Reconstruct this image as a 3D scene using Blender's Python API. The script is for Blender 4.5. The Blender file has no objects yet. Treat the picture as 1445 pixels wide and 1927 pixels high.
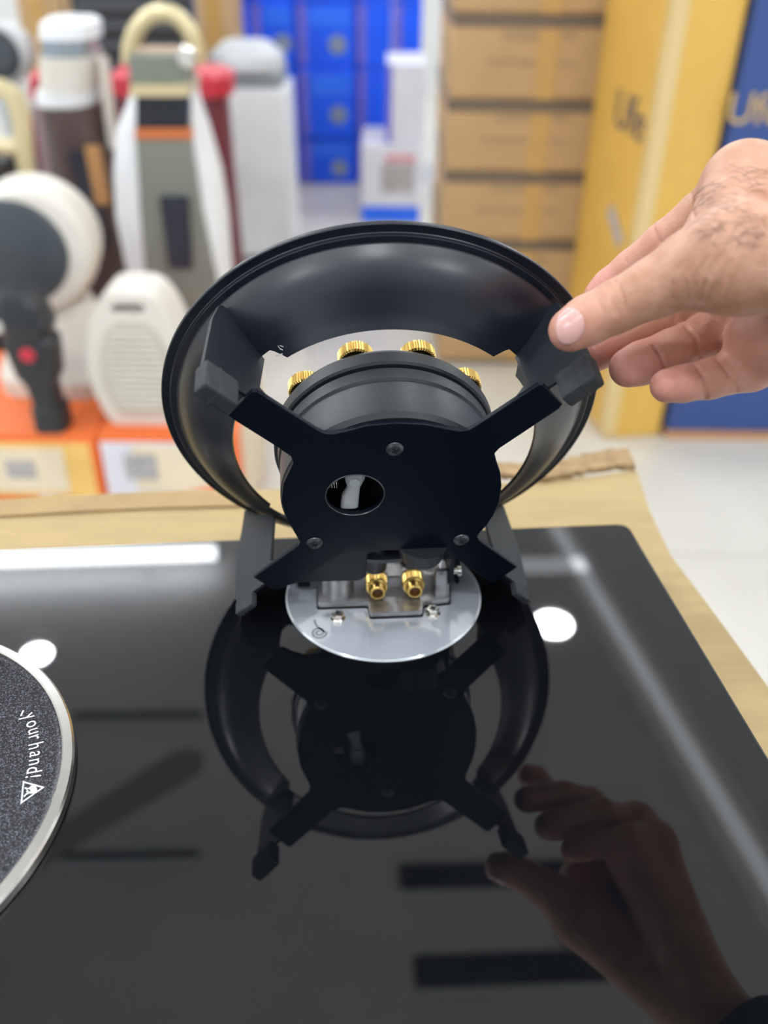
import bpy, bmesh, math, random
import numpy as np
from mathutils import Vector, Matrix
from mathutils.bvhtree import BVHTree

random.seed(7)
sc = bpy.context.scene
COL = sc.collection
PI = math.pi

# ------------------------------------------------------------------ camera
H = 0.28                       # lens above the hob glass (glass top is z = 0)
FPX, PITCH, ROLL = 1718.9, 0.59944, 0.01247
cp, sp = math.cos(PITCH), math.sin(PITCH)
cr, sr = math.cos(ROLL), math.sin(ROLL)
fwd = Vector((0, cp, -sp)); up0 = Vector((0, sp, cp)); rt0 = Vector((1, 0, 0))
right = rt0 * cr + up0 * sr
upv = up0 * cr - rt0 * sr
cd = bpy.data.cameras.new('camera')
cam = bpy.data.objects.new('camera', cd); COL.objects.link(cam)
m = Matrix((right, upv, -fwd)).transposed().to_4x4(); m.translation = (0, 0, H)
cam.matrix_world = m
cd.sensor_width = 36.0
cd.lens = FPX / 1927 * 36.0
cd.clip_start = 0.01
cd.dof.use_dof = True
cd.dof.focus_distance = 0.362
cd.dof.aperture_fstop = cd.lens / 5.9
sc.camera = cam

# ------------------------------------------------------------------ light and exposure
w = bpy.data.worlds.new('world'); sc.world = w; w.use_nodes = True
w.node_tree.nodes['Background'].inputs[0].default_value = (0.86, 0.93, 1.0, 1)
w.node_tree.nodes['Background'].inputs[1].default_value = 0.9
sc.view_settings.view_transform = 'Standard'
sc.view_settings.look = 'None'
sc.view_settings.gamma = 1.0
sc.view_settings.use_curve_mapping = False
sc.view_settings.exposure = 0.24
cy = sc.cycles; cy.max_bounces = 5; cy.diffuse_bounces = 3; cy.glossy_bounces = 4; cy.transmission_bounces = 2
cy.caustics_reflective = False; cy.caustics_refractive = False; cy.adaptive_threshold = 0.05
DOWNLIGHT, STRIP, COVE, FILL_GLOBE = 190.0, 20.0, 1.8, 60.0
FLOOR_Z, CEIL_Z = -0.75, 2.2

# ------------------------------------------------------------------ helpers
def ray(x, y):
    a, b = (x - 722.5) / FPX, (y - 963.5) / FPX
    X, Yd = cr * a + sr * b, -sr * a + cr * b
    return Vector((X, cp - Yd * sp, -sp - Yd * cp))
def on_z(x, y, z):
    r = ray(x, y); return Vector((0, 0, H)) + r * ((z - H) / r.z)
def at_y(x, y, Y):
    r = ray(x, y); return Vector((0, 0, H)) + r * (Y / r.y)
def at_d(x, y, d):
    return Vector((0, 0, H)) + ray(x, y) * d

MATS = {}
def mat(name, col, rough=0.5, metal=0.0, spec=0.5, ior=None, coat=0.0, noise=0.0, nscale=20.0, bump=0.0, bscale=200.0,
        emit=None, estr=0.0, sss=0.0, stretch=None, coat_rough=0.05):
    if name in MATS: return MATS[name]
    M = bpy.data.materials.new(name); M.use_nodes = True; MATS[name] = M
    nt = M.node_tree; b = nt.nodes['Principled BSDF']
    b.inputs['Base Color'].default_value = (*col, 1)
    b.inputs['Roughness'].default_value = rough
    b.inputs['Metallic'].default_value = metal
    b.inputs['Specular IOR Level'].default_value = spec
    if ior: b.inputs['IOR'].default_value = ior
    b.inputs['Coat Weight'].default_value = coat
    b.inputs['Coat Roughness'].default_value = coat_rough
    if sss:
        b.inputs['Subsurface Weight'].default_value = sss
        b.inputs['Subsurface Radius'].default_value = (1.0, 0.35, 0.2)
        b.inputs['Subsurface Scale'].default_value = 0.004
    if emit:
        b.inputs['Emission Color'].default_value = (*emit, 1)
        b.inputs['Emission Strength'].default_value = estr
    tc = nt.nodes.new('ShaderNodeTexCoord'); mp = nt.nodes.new('ShaderNodeMapping')
    nt.links.new(tc.outputs['Object'], mp.inputs['Vector'])
    if stretch: mp.inputs['Scale'].default_value = stretch
    nz = nt.nodes.new('ShaderNodeTexNoise'); nz.inputs['Scale'].default_value = nscale; nz.inputs['Detail'].default_value = 4
    nt.links.new(mp.outputs[0], nz.inputs['Vector'])
    if noise:
        r = nt.nodes.new('ShaderNodeValToRGB')
        r.color_ramp.elements[0].position = 0.3; r.color_ramp.elements[1].position = 0.7
        r.color_ramp.elements[0].color = (*[max(0, c * (1 - noise)) for c in col], 1)
        r.color_ramp.elements[1].color = (*[min(1, c * (1 + noise)) for c in col], 1)
        nt.links.new(nz.outputs['Fac'], r.inputs[0]); nt.links.new(r.outputs[0], b.inputs['Base Color'])
    else:   # a touch of variation in the gloss
        mr = nt.nodes.new('ShaderNodeMapRange')
        mr.inputs['To Min'].default_value = max(0, rough * 0.93); mr.inputs['To Max'].default_value = min(1, rough * 1.07)
        nt.links.new(nz.outputs['Fac'], mr.inputs[0]); nt.links.new(mr.outputs[0], b.inputs['Roughness'])
    if bump:
        n2 = nt.nodes.new('ShaderNodeTexNoise'); n2.inputs['Scale'].default_value = bscale; n2.inputs['Detail'].default_value = 3
        nt.links.new(mp.outputs[0], n2.inputs['Vector'])
        bp = nt.nodes.new('ShaderNodeBump'); bp.inputs['Strength'].default_value = bump; bp.inputs['Distance'].default_value = 0.001
        nt.links.new(n2.outputs['Fac'], bp.inputs['Height']); nt.links.new(bp.outputs[0], b.inputs['Normal'])
    return M

def tag(o, label=None, cat=None, group=None, kind=None):
    if label: o['label'] = label
    if cat: o['category'] = cat
    if group: o['group'] = group
    if kind: o['kind'] = kind
    return o
def empty(name, loc=(0, 0, 0), rz=0.0, mw=None):
    o = bpy.data.objects.new(name, None); COL.objects.link(o); o.empty_display_size = 0.05
    if mw is not None: o.matrix_world = mw
    else: o.location = loc; o.rotation_euler = (0, 0, rz)
    return o
def thing(name, label, cat, loc=(0, 0, 0), rz=0.0, group=None, mw=None):
    return tag(empty(name, loc, rz, mw), label, cat, group)
def obj(name, bm, M, parent=None, smooth=True, angle=0.35):
    me = bpy.data.meshes.new(name)
    if isinstance(bm, bmesh.types.BMesh):
        bmesh.ops.recalc_face_normals(bm, faces=bm.faces[:])
        bm.to_mesh(me); bm.free()
    else:
        me.from_pydata(*bm); me.update()
    if smooth:
        me.polygons.foreach_set('use_smooth', [True] * len(me.polygons))
        try: me.set_sharp_from_angle(angle=angle)
        except Exception: pass
    me.materials.append(M)
    o = bpy.data.objects.new(name, me); COL.objects.link(o)
    if parent is not None: o.parent = parent
    return o
def link_mesh(name, me, parent=None, loc=(0, 0, 0), rot=(0, 0, 0)):
    o = bpy.data.objects.new(name, me); COL.objects.link(o); o.location = loc; o.rotation_euler = rot
    if parent is not None: o.parent = parent
    return o
def NB(): return bmesh.new()
def xf(bm, vs, M):
    bmesh.ops.transform(bm, matrix=M, verts=vs)
def box(bm, c, s, bev=0.0, seg=2, rot=None):
    r = bmesh.ops.create_cube(bm, size=1.0); vs = r['verts']
    xf(bm, vs, Matrix.Diagonal((s[0], s[1], s[2], 1)))
    if bev:
        es = list({e for v in vs for e in v.link_edges})
        g = bmesh.ops.bevel(bm, geom=es, offset=bev, segments=seg, profile=0.5, affect='EDGES', clamp_overlap=True)
        vs = list({v for f in g['faces'] for v in f.verts} | {v for v in vs if v.is_valid})
    if rot is not None: xf(bm, vs, rot)
    xf(bm, vs, Matrix.Translation(c))
    return bm
def cyl(bm, p0, p1, r0, r1=None, seg=24, caps=True):
    p0, p1 = Vector(p0), Vector(p1); r1 = r0 if r1 is None else r1
    d = p1 - p0
    r = bmesh.ops.create_cone(bm, cap_ends=caps, segments=seg, radius1=r0, radius2=r1, depth=d.length)
    xf(bm, r['verts'], Matrix.Translation((p0 + p1) / 2) @ d.to_track_quat('Z', 'Y').to_matrix().to_4x4())
    return bm
def lathe(bm, prof, seg=48, M=None, close=False):
    """prof: list of (r, z); revolve about z."""
    rings = []
    for r, z in prof:
        if r < 1e-7: rings.append([bm.verts.new((0, 0, z))])
        else: rings.append([bm.verts.new((r * math.cos(2 * PI * i / seg), r * math.sin(2 * PI * i / seg), z)) for i in range(seg)])
    pr = list(zip(rings, rings[1:])) + ([(rings[-1], rings[0])] if close else [])
    for A_, B_ in pr:
        for i in range(seg):
            j = (i + 1) % seg
            if len(A_) == 1 and len(B_) == 1: continue
            if len(A_) == 1: bm.faces.new((A_[0], B_[i], B_[j]))
            elif len(B_) == 1: bm.faces.new((A_[i], A_[j], B_[0]))
            else: bm.faces.new((A_[i], A_[j], B_[j], B_[i]))
    if M is not None: xf(bm, [v for r in rings for v in r], M)
    return bm
def loft(bm, secs, seg=32, cap=True):
    """secs: (cx, cy, z, half_w, half_d, exponent) superellipse sections."""
    rings = []
    for cx, cy, z, a, b, e in secs:
        R = []
        for i in range(seg):
            t = 2 * PI * i / seg; c, s = math.cos(t), math.sin(t)
            R.append(bm.verts.new((cx + a * math.copysign(abs(c) ** (2 / e), c), cy + b * math.copysign(abs(s) ** (2 / e), s), z)))
        rings.append(R)
    for A_, B_ in zip(rings, rings[1:]):
        for i in range(seg): bm.faces.new((A_[i], A_[(i + 1) % seg], B_[(i + 1) % seg], B_[i]))
    if cap: bm.faces.new(rings[0][::-1]); bm.faces.new(rings[-1])
    return bm
def tube(bm, pts, r, seg=8, closed=False, caps=True):
    pts = [Vector(p) for p in pts]; n = len(pts); rings = []
    prev = None
    for i, p in enumerate(pts):
        a = pts[(i - 1) % n] if (closed or i > 0) else p
        b = pts[(i + 1) % n] if (closed or i < n - 1) else p
        d = (b - a).normalized()
        if prev is None: nrm = d.orthogonal().normalized()
        else: nrm = (prev - d * prev.dot(d)).normalized()
        prev = nrm; bi = d.cross(nrm)
        rr = r[i] if isinstance(r, (list, tuple)) else r
        rings.append([bm.verts.new(p + (nrm * math.cos(2 * PI * k / seg) + bi * math.sin(2 * PI * k / seg)) * rr) for k in range(seg)])
    L = list(zip(rings, rings[1:])) + ([(rings[-1], rings[0])] if closed else [])
    for A_, B_ in L:
        for k in range(seg): bm.faces.new((A_[k], A_[(k + 1) % seg], B_[(k + 1) % seg], B_[k]))
    if caps and not closed: bm.faces.new(rings[0][::-1]); bm.faces.new(rings[-1])
    return bm
def prism(bm, pts, z0, z1, holes=(), bev=0.0):
    """flat polygon (with holes) in xy, extruded from z0 to z1."""
    es = []
    for lp in [pts] + list(holes):
        vs = [bm.verts.new((p[0], p[1], z0)) for p in lp]
        es += [bm.edges.new((vs[i], vs[(i + 1) % len(vs)])) for i in range(len(vs))]
    if holes:
        g = bmesh.ops.triangle_fill(bm, edges=es, use_beauty=True, use_dissolve=False)
        fs = [f for f in g['geom'] if isinstance(f, bmesh.types.BMFace)]
    else:
        fs = bmesh.ops.contextual_create(bm, geom=es)['faces']
    if z1 != z0:
        ex = bmesh.ops.extrude_face_region(bm, geom=fs)
        bmesh.ops.translate(bm, vec=(0, 0, z1 - z0), verts=[v for v in ex['geom'] if isinstance(v, bmesh.types.BMVert)])
    if bev:
        ee = [e for e in bm.edges if len(e.link_faces) == 2 and abs(e.link_faces[0].normal.angle(e.link_faces[1].normal, 0)) > 1.2 and abs(e.verts[0].co.z - e.verts[1].co.z) < 1e-7]
        bm.normal_update()
        ee = [e for e in bm.edges if len(e.link_faces) == 2 and e.link_faces[0].normal.angle(e.link_faces[1].normal, 0) > 1.2 and abs(e.verts[0].co.z - e.verts[1].co.z) < 1e-7]
        bmesh.ops.bevel(bm, geom=ee, offset=bev, segments=2, profile=0.5, affect='EDGES', clamp_overlap=True)
    return bm
def round_poly(pts, r, n=5):
    """round the corners of a polygon; r scalar or list."""
    out = []; N = len(pts)
    for i, p in enumerate(pts):
        rr = r[i] if isinstance(r, (list, tuple)) else r
        p = Vector(p[:2]); a = Vector(pts[i - 1][:2]); b = Vector(pts[(i + 1) % N][:2])
        if rr <= 0: out.append(tuple(p)); continue
        da, db = (a - p), (b - p); L = min(rr, da.length * .48, db.length * .48)
        s, e = p + da.normalized() * L, p + db.normalized() * L
        for k in range(n + 1):
            t = k / n; out.append(tuple((1 - t) ** 2 * s + 2 * t * (1 - t) * p + t * t * e))
    return out
def text_mesh(name, body, size, M, parent, mw, sx=1.0, extrude=0.0, centre=False):
    cu = bpy.data.curves.new(name, 'FONT'); cu.body = body; cu.size = size; cu.extrude = extrude
    cu.align_x = 'CENTER'; cu.align_y = 'CENTER'; cu.resolution_u = 3
    t = bpy.data.objects.new(name, cu); COL.objects.link(t)
    dg = bpy.context.evaluated_depsgraph_get()
    me = bpy.data.meshes.new_from_object(t.evaluated_get(dg))
    bpy.data.objects.remove(t); bpy.data.curves.remove(cu)
    me.name = name; me.transform(Matrix.Diagonal((sx, 1, 1, 1)))
    if centre:
        xs_ = [v.co.x for v in me.vertices]; ys_ = [v.co.y for v in me.vertices]
        me.transform(Matrix.Translation((-(min(xs_) + max(xs_)) / 2, -(min(ys_) + max(ys_)) / 2, 0)))
    me.materials.clear(); me.materials.append(M)
    o = bpy.data.objects.new(name, me); COL.objects.link(o)
    if parent is not None: o.parent = parent
    o.matrix_local = mw
    return o

# ------------------------------------------------------------------ materials
M_ceil = mat('ceiling_paint', (.86, .87, .88), .9, noise=.02, nscale=3)
M_wall = mat('wall_paint', (.72, .72, .70), .9, noise=.03, nscale=2)
M_tile = mat('floor_tile', (.645, .615, .55), .25, noise=.05, nscale=2.5)
M_grout = mat('grout', (.5, .48, .43), .9, noise=.1)
M_card = mat('cardboard', (.455, .335, .165), .85, noise=.07, nscale=14, bump=.15, bscale=90, stretch=(1, 8, 1))
M_cardedge = mat('cardboard_edge', (.36, .24, .12), .9, noise=.3, nscale=120)
M_glass = mat('black_glass', (.0035, .0042, .0055), .02, ior=1.6)
M_black = mat('black_coated_steel', (.0005, .0034, .0105), .42, spec=.2, bump=.03, bscale=900)
M_blackfin = mat('black_satin_fin', (.006, .009, .015), .46, spec=.5, bump=.03, bscale=900)
M_bowl = mat('black_satin_bowl', (.003, .0065, .0145), .33, spec=.75, bump=.02, bscale=700)
M_drum = mat('dark_grey_casting', (.020, .0235, .029), .40, spec=.5, noise=.12, nscale=60, bump=.05, bscale=500)
M_rubber = mat('black_rubber', (.03, .033, .037), .75, noise=.15, nscale=300, bump=.1, bscale=900)
M_brass = mat('brass', (.78, .53, .16), .25, metal=1.0, noise=.06, nscale=60)
M_brasshole = mat('brass_bore', (.12, .055, .03), .6)
M_zinc = mat('cast_zinc', (.40, .40, .41), .36, metal=.85, noise=.18, nscale=140, bump=.15, bscale=400)
M_chrome = mat('nickel_screw', (.82, .80, .74), .18, metal=1.0)
M_disc = mat('silver_plate', (.45, .49, .54), .06, ior=3.0, noise=.02)
M_curl = mat('grey_mark', (.20, .22, .24), .2)
M_darkscrew = mat('black_screw', (.035, .04, .048), .3, spec=.9)
M_plastic = mat('milky_plastic', (.62, .64, .64), .4, sss=.3)
M_steel = mat('brushed_steel', (.74, .72, .68), .24, metal=1.0, noise=.04, nscale=200)
M_white = mat('white_print', (.85, .85, .85), .5)
M_hole = mat('dark_cavity', (.003, .003, .004), .7)
M_cream = mat('cream_plastic', (.74, .70, .62), .4, noise=.03)
M_whiteplas = mat('white_plastic', (.86, .88, .91), .35, noise=.02)
M_greyplas = mat('grey_plastic', (.45, .48, .5), .4)
M_blackplas = mat('black_plastic', (.02, .022, .026), .4)
M_darkplas = mat('dark_slate_plastic', (.055, .068, .08), .5, noise=.1, nscale=6)
M_sage = mat('sage_plastic', (.21, .225, .19), .45, noise=.05, nscale=8)
M_maroon = mat('maroon_plastic', (.17, .03, .045), .4)
M_red = mat('red_plastic', (.62, .03, .06), .35)
M_brownp = mat('brown_plastic', (.10, .065, .06), .45, noise=.1)
M_gold = mat('champagne_plastic', (.68, .58, .34), .3, metal=.3)
M_orange = mat('orange_print', (.86, .17, .035), .5, noise=.06, nscale=10)
M_yelprint = mat('yellow_print', (.90, .56, .16), .5, noise=.12, nscale=9)
M_creamp = mat('cream_print', (.80, .68, .50), .5, noise=.08, nscale=9)
M_lilac = mat('lilac_white_print', (.74, .73, .80), .5, noise=.04)
M_greyp = mat('grey_smudge_print', (.42, .40, .40), .6, noise=.2, nscale=30)
M_blue = mat('blue_carton', (.002, .10, .95), .45, noise=.12, nscale=5)
M_bluelt = mat('light_blue_print', (.02, .16, .95), .45)
M_violet = mat('violet_print', (.16, .14, .62), .5, noise=.1)
M_navy = mat('navy_carton', (.035, .075, .25), .5, noise=.06, nscale=4)
M_yellow = mat('yellow_carton', (.72, .43, .085), .5, noise=.05, nscale=4)
M_kraft = mat('kraft_carton', (.53, .34, .165), .75, noise=.06, nscale=5)
M_darkbrown = mat('dark_brown', (.17, .125, .09), .6)
M_tape = mat('amber_tape', (.56, .33, .10), .3)
M_goldp = mat('gold_print', (.62, .42, .16), .5)
M_darkp = mat('dark_print', (.10, .095, .13), .6)
M_light = mat('lamp_diffuser', (1, 1, 1), .5, emit=(.95, .975, 1.0), estr=DOWNLIGHT)
M_strip = mat('strip_diffuser', (1, 1, 1), .5, emit=(.95, .98, 1.0), estr=STRIP)
M_cove = mat('cove_diffuser', (1, 1, 1), .5, emit=(.9, .95, 1.0), estr=COVE)
M_fill_globe = mat('fill_globe', (1, 1, 1), .5, emit=(.92, .965, 1.0), estr=FILL_GLOBE)
M_dark = mat('dark_slot', (.012, .013, .016), .6)
M_fan = mat('olive_fan', (.40, .41, .34), .5)
M_table = mat('table_laminate', (.55, .53, .50), .5, noise=.05)
M_sleeve = mat('black_knit', (.012, .013, .016), .9, noise=.3, nscale=300, bump=.3, bscale=1500)
M_hair = mat('body_hair', (.025, .016, .012), .6)

# ------------------------------------------------------------------ the setting: shop room
bm = NB(); box(bm, (0, 2.0, FLOOR_Z - .056), (7.0, 8.0, .1)); fl = tag(obj('floor', bm, M_grout, None, False), kind='structure')
bm = NB(); box(bm, (0, 0, -.003), (.597, .597, .006), .0012, 1)
tile_me = bpy.data.meshes.new('tile'); bm.to_mesh(tile_me); bm.free(); tile_me.materials.append(M_tile)
for i in range(-6, 6):
    for j in range(-3, 10):
        link_mesh('tile', tile_me, fl, (-.2 + i * .6 + .3, .18 + j * .6 + .3 - .0, FLOOR_Z))
bm = NB(); box(bm, (0, 2.0, CEIL_Z + .05), (7.0, 8.0, .1)); tag(obj('ceiling', bm, M_ceil, None, False), kind='structure')
bm = NB(); box(bm, (0, 6.05, .725), (7.2, .1, 2.95)); tag(obj('wall_back', bm, M_wall, None, False), kind='structure')
bm = NB(); box(bm, (-3.55, 2.0, .725), (.1, 8.0, 2.95)); tag(obj('wall_left', bm, M_wall, None, False), kind='structure')
bm = NB(); box(bm, (3.55, 2.0, .725), (.1, 8.0, 2.95)); tag(obj('wall_right', bm, M_wall, None, False), kind='structure')

# ceiling lamps (two show as spots mirrored in the hob glass; unseen ones are added fill)
def downlight(x, y, label, r=.072):
    t = thing('ceiling_downlight', label, 'ceiling light', (x, y, CEIL_Z), 0, 'round ceiling downlights')
    bm = NB(); lathe(bm, [(r, -.001), (r + .018, -.001), (r + .02, -.008), (r + .004, -.012), (r, -.010)], 32, close=True); obj('trim_ring', bm, M_whiteplas, t)
    bm = NB(); lathe(bm, [(0, -.006), (r, -.006), (r, -.003)], 28); obj('diffuser', bm, M_light, t, False)
downlight(.694, 2.82, 'round ceiling downlight mirrored as a white spot right of the burner')
downlight(-1.341, 2.606, 'round ceiling downlight mirrored as a spot beside the left burner rim', .052)
GL = [('back left corner', -2.7, 4.6), ('back right corner', 2.6, 4.6), ('middle of the back wall', .5, 5.2), ('back wall left of centre', -1.0, 5.2), ('right wall towards the back', 2.9, 2.6), ('right wall level with the hob', 2.9, .4),
      ('left wall towards the back', -2.9, 2.4), ('left wall level with the hob', -2.9, .3), ('shop front at left', -1.5, -1.3), ('shop front at right', 1.5, -1.3)]
for lb, x, y in GL:  # unseen globes added to brighten the ceiling
    t = thing('fill_lamp', 'added unseen opal fill globe hanging from the ceiling by the ' + lb, 'ceiling light', (x, y, CEIL_Z), 0, 'added opal fill globes out of view')
    bm = NB(); cyl(bm, (0, 0, -.30), (0, 0, -.012), .006, seg=10); lathe(bm, [(0, 0), (.05, 0), (.045, -.018), (0, -.02)], 24); obj('stem', bm, M_whiteplas, t)
    bm = NB(); lathe(bm, [(.10 * math.sin(PI * k / 12), -.39 - .10 * math.cos(PI * k / 12)) for k in range(13)][::2], 12); obj('fill_globe', bm, M_fill_globe, t)
for lb, x, y in (('shop front left of the camera', -.9, .0), ('shop front right of the camera', .95, .0), ('shop front behind the camera', 0, -.8), ('left aisle', -1.9, .7), ('right aisle', 2.0, .8)):
    downlight(x, y, 'added unseen round fill downlight over the ' + lb)  # unseen downlights added to light the goods and hand from the front
t = thing('linear_light', 'long white tube light mirrored along the back edge of the hob', 'ceiling light', (-1.912, 3.044, CEIL_Z), math.radians(4.07))
bm = NB(); cyl(bm, (-1.2, 0, -.12), (1.2, 0, -.12), .03, seg=12); obj('tube', bm, M_strip, t)
for sx in (-.9, .9):
    bm = NB(); cyl(bm, (sx, 0, -.092), (sx, 0, 0), .008, seg=10); obj('hanger', bm, M_whiteplas, t)
for sx in (-1, 1):
    bm = NB(); cyl(bm, (sx * 1.2, 0, -.12), (sx * 1.215, 0, -.12), .032, seg=20); obj('end_cap', bm, M_whiteplas, t)
t = thing('cove_light', 'narrow soft glowing cove strip mirrored along the right of the hob', 'ceiling light', (1.03, 2.42, CEIL_Z), math.atan2(1.66 - 3.11, 1.17 - .88))
bm = NB(); box(bm, (0, 0, -.004), (2.6, .06, .008), .002); obj('diffuser', bm, M_cove, t)
bm = NB(); box(bm, (0, 0, -.002), (2.6, .17, .004), .001); obj('halo_glow', bm, mat('cove_halo', (.9, .9, .9), .5, emit=(.9, .95, 1.0), estr=COVE * .12), t)  # dim glow added beside the strip to soften its edge
t = thing('cove_light', 'short soft glowing cove strip mirrored by the back right corner of the hob', 'ceiling light', (.66, 3.22, CEIL_Z), .03)
bm = NB(); box(bm, (0, 0, -.004), (.5, .10, .008), .002); obj('diffuser', bm, M_cove, t)
# slots in the ceiling and a fan, seen mirrored in the glass
def slot(cx, cy, L, W, rz, label):
    t = thing('air_slot', label, 'air vent', (cx, cy, CEIL_Z), rz, 'dark slot diffusers in the ceiling')
    bm = NB(); box(bm, (0, 0, -.003), (L, W, .006), .001, 1); obj('dark_slot', bm, M_dark, t)
    bm = NB()
    for s in (-1, 1): box(bm, (0, s * (W / 2 + .006), -.005), (L + .02, .012, .010), .001, 1)
    obj('frame', bm, M_ceil, t)
slot(.37, 1.675, .62, .095, .04, 'black ceiling slot mirrored just below the lifted burner')
slot(.43, 1.385, .66, .10, .05, 'black ceiling slot mirrored lowest in the hob glass')
slot(-.88, 2.30, .46, .035, .03, 'thin ceiling slot mirrored level with the burner plate at left')
slot(-.80, 1.725, .48, .03, .04, 'thin ceiling slot mirrored low at left of the hob')
t = thing('ceiling_fan', 'ceiling fan with olive blades mirrored at the left of the hob', 'ceiling fan', (-1.16, 1.36, CEIL_Z - .25), 0)
bm = NB(); lathe(bm, [(0, -.06), (.06, -.055), (.085, -.02), (.085, .03), (.05, .06), (.015, .07), (.015, .25), (0, .25)], 32); obj('motor', bm, M_fan, t)
for k, a in enumerate((43, 163, 283)):
    a = math.radians(a)
    bm = NB(); prism(bm, round_poly([(.07, -.025), (.20, -.05), (.78, -.07), (.83, 0), (.78, .07), (.20, .05), (.07, .025)], .02), -.003, .003)
    o = obj('blade', bm, M_fan, t); o.rotation_euler = (math.radians(6), 0, a)

# ------------------------------------------------------------------ table, cardboard, hob
tb = thing('display_table', 'low laminate table hidden under the cardboard', 'table', (-.36, .10, FLOOR_Z), math.radians(7.7))
bm = NB(); box(bm, (0, 0, .69), (1.0, .62, .03), .003); obj('tabletop', bm, M_table, tb)
for sx in (-.46, .46):
    for sy in (-.27, .27):
        bm = NB(); box(bm, (sx, sy, .337), (.05, .05, .675), .004); obj('leg', bm, M_table, tb)
# cardboard sheet: outline from its edges
CZ = -.034
pts = [on_z(x, y, CZ) for x, y in [(1197, 884), (1222, 960), (1262, 1045), (1330, 1135), (1445, 1292)]]
pts = [(p.x, p.y) for p in pts]
pts += [(.215, .10), (.21, -.12), (-.9, -.20), (-.95, .39)]
bk = [on_z(x, y, CZ) for x, y in [(0, 943), (130, 934), (300, 926), (480, 922), (700, 915), (900, 912), (1040, 903), (1120, 896)]]
pts += [(p.x, p.y) for p in bk]
cb = thing('cardboard_sheet', 'torn flattened brown cardboard lying under the black glass hob', 'cardboard', (0, 0, CZ))
bm = NB(); prism(bm, pts, -.010, 0); obj('sheet', bm, M_card, cb, False)
# second ply peeling up along the back edge and a torn lump at the corner
rag = []
for i in range(31):
    u = i / 30; p = on_z(860 + u * 335, 912 - u * 22, CZ); rag.append((p.x, p.y + .004 * math.sin(9 * u) + random.uniform(-.0015, .0015)))
rag2 = [(x, y + .012 + .010 * u) for (x, y), u in zip(rag, [i / 30 for i in range(31)])]
bm = NB(); prism(bm, rag + rag2[::-1], .0006, .0045); obj('torn_ply', bm, M_cardedge, cb, False)
lp = [on_z(x, y, CZ) for x, y in [(-5, 945), (130, 937), (300, 929), (470, 925)]]
bm = NB(); prism(bm, [(p.x, p.y) for p in lp] + [(p.x, p.y - .018) for p in lp[::-1]], .0003, .0018); obj('folded_ply', bm, mat('cardboard_fold', (.42, .29, .14), .9, noise=.1), cb, False)

PROT = .0921
hob = thing('gas_hob', 'black glass gas hob lying on cardboard, mirroring the ceiling', 'gas hob', (.1305, .4022, 0), PROT)
# local: x to the left is negative, y towards the viewer is negative
bm = NB(); prism(bm, round_poly([(0, 0), (-.74, 0), (-.74, -.42), (.0176, -.42)], .007, 8), -.008, 0, bev=.0012); obj('glass_top', bm, M_glass, hob)
bm = NB(); box(bm, (-.37, -.21, -.021), (.66, .34, .026), .003); obj('housing', bm, M_blackplas, hob)
hobI = hob.matrix_basis.copy()
hobI = (Matrix.Translation((.1305, .4022, 0)) @ Matrix.Rotation(PROT, 4, 'Z')).inverted()
def HL(p): return hobI @ Vector(p)

DC = Vector((.0002, .3396, 0)); DR = .0467; YAW = .0952
def frame_at(p, rz=YAW): return hobI @ Matrix.Translation(p) @ Matrix.Rotation(rz, 4, 'Z')
def hpart(name, bm, M, mw, parent=None, **k):
    o = obj(name, bm, M, parent or hob, **k); o.matrix_local = mw if parent is None else Matrix(); return o
disc = hpart('burner_seat_disc', lathe(NB(), [(0, .0012), (DR - .0008, .0012), (DR, .0004), (DR, 0), (0, 0)], 96), M_disc, frame_at(DC))
# flat grey curl laid on the disc
c0 = on_z(600, 1190, .0013); pts = []
for i in range(40):
    a = i / 39 * 3.6 * PI; rr = .0006 + .0030 * (i / 39)
    pts.append((c0.x + rr * math.cos(a + 1.2), c0.y + rr * 1.15 * math.sin(a + 1.2), 0))
tail = on_z(592, 1166, .0013); e = Vector(pts[-1])
for k in range(1, 9):
    u = k / 8; pts.append((e.x + (tail.x - e.x) * u - .0016 * math.sin(PI * u), e.y + (tail.y - e.y) * u, 0))
bm = NB()
prev = None
for i, p in enumerate(pts):
    p = Vector(p); d = (Vector(pts[min(i + 1, len(pts) - 1)]) - Vector(pts[max(i - 1, 0)])).normalized(); n = Vector((-d.y, d.x, 0)) * .00055
    a, b = bm.verts.new(p + n), bm.verts.new(p - n)
    if prev: bm.faces.new((prev[0], prev[1], b, a))
    prev = (a, b)
bmesh.ops.transform(bm, matrix=Matrix.Rotation(-YAW, 4, 'Z') @ Matrix.Translation(-DC) @ Matrix.Translation((0, 0, .0013)), verts=bm.verts[:])
o = obj('grey_curl', bm, M_curl, disc, False)

# hinge casting: local frame at disc centre, x right, y away
def DL(x, y, z): # pixel on plane z -> casting frame
    p = on_z(x, y, z); return Matrix.Rotation(-YAW, 4, 'Z') @ (p - DC)
CM = frame_at(DC)
cast = empty('hinge_casting'); cast.parent = hob; cast.matrix_local = CM
Z0 = .004
P = [DL(*q, Z0) for q in [(598, 1137), (692, 1134), (696, 1155), (795, 1151), (797, 1133), (846, 1128), (846, 1085), (598, 1095)]]
GP = [(p.x * 1.02, p.y + (-.0006 if i < 6 else .0006)) for i, p in enumerate(P)]
bm = NB(); prism(bm, round_poly(GP, .0014), .0011, .0016); obj('flange_gap', bm, M_hole, cast, False)  # black sheet stands in for the shaded gap round the flange
bm = NB(); prism(bm, round_poly([(p.x, p.y) for p in P], .0014), .0016, .0044, bev=.0005); obj('base_flange', bm, M_zinc, cast)
def px2(x, y, z): p = DL(x, y, z); return p
yb = (P[0].y + P[5].y) / 2
bm = NB(); box(bm, (0, yb + .0155, .006), (.054, .012, .010), .001); obj('rear_rib', bm, M_zinc, cast)
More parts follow.
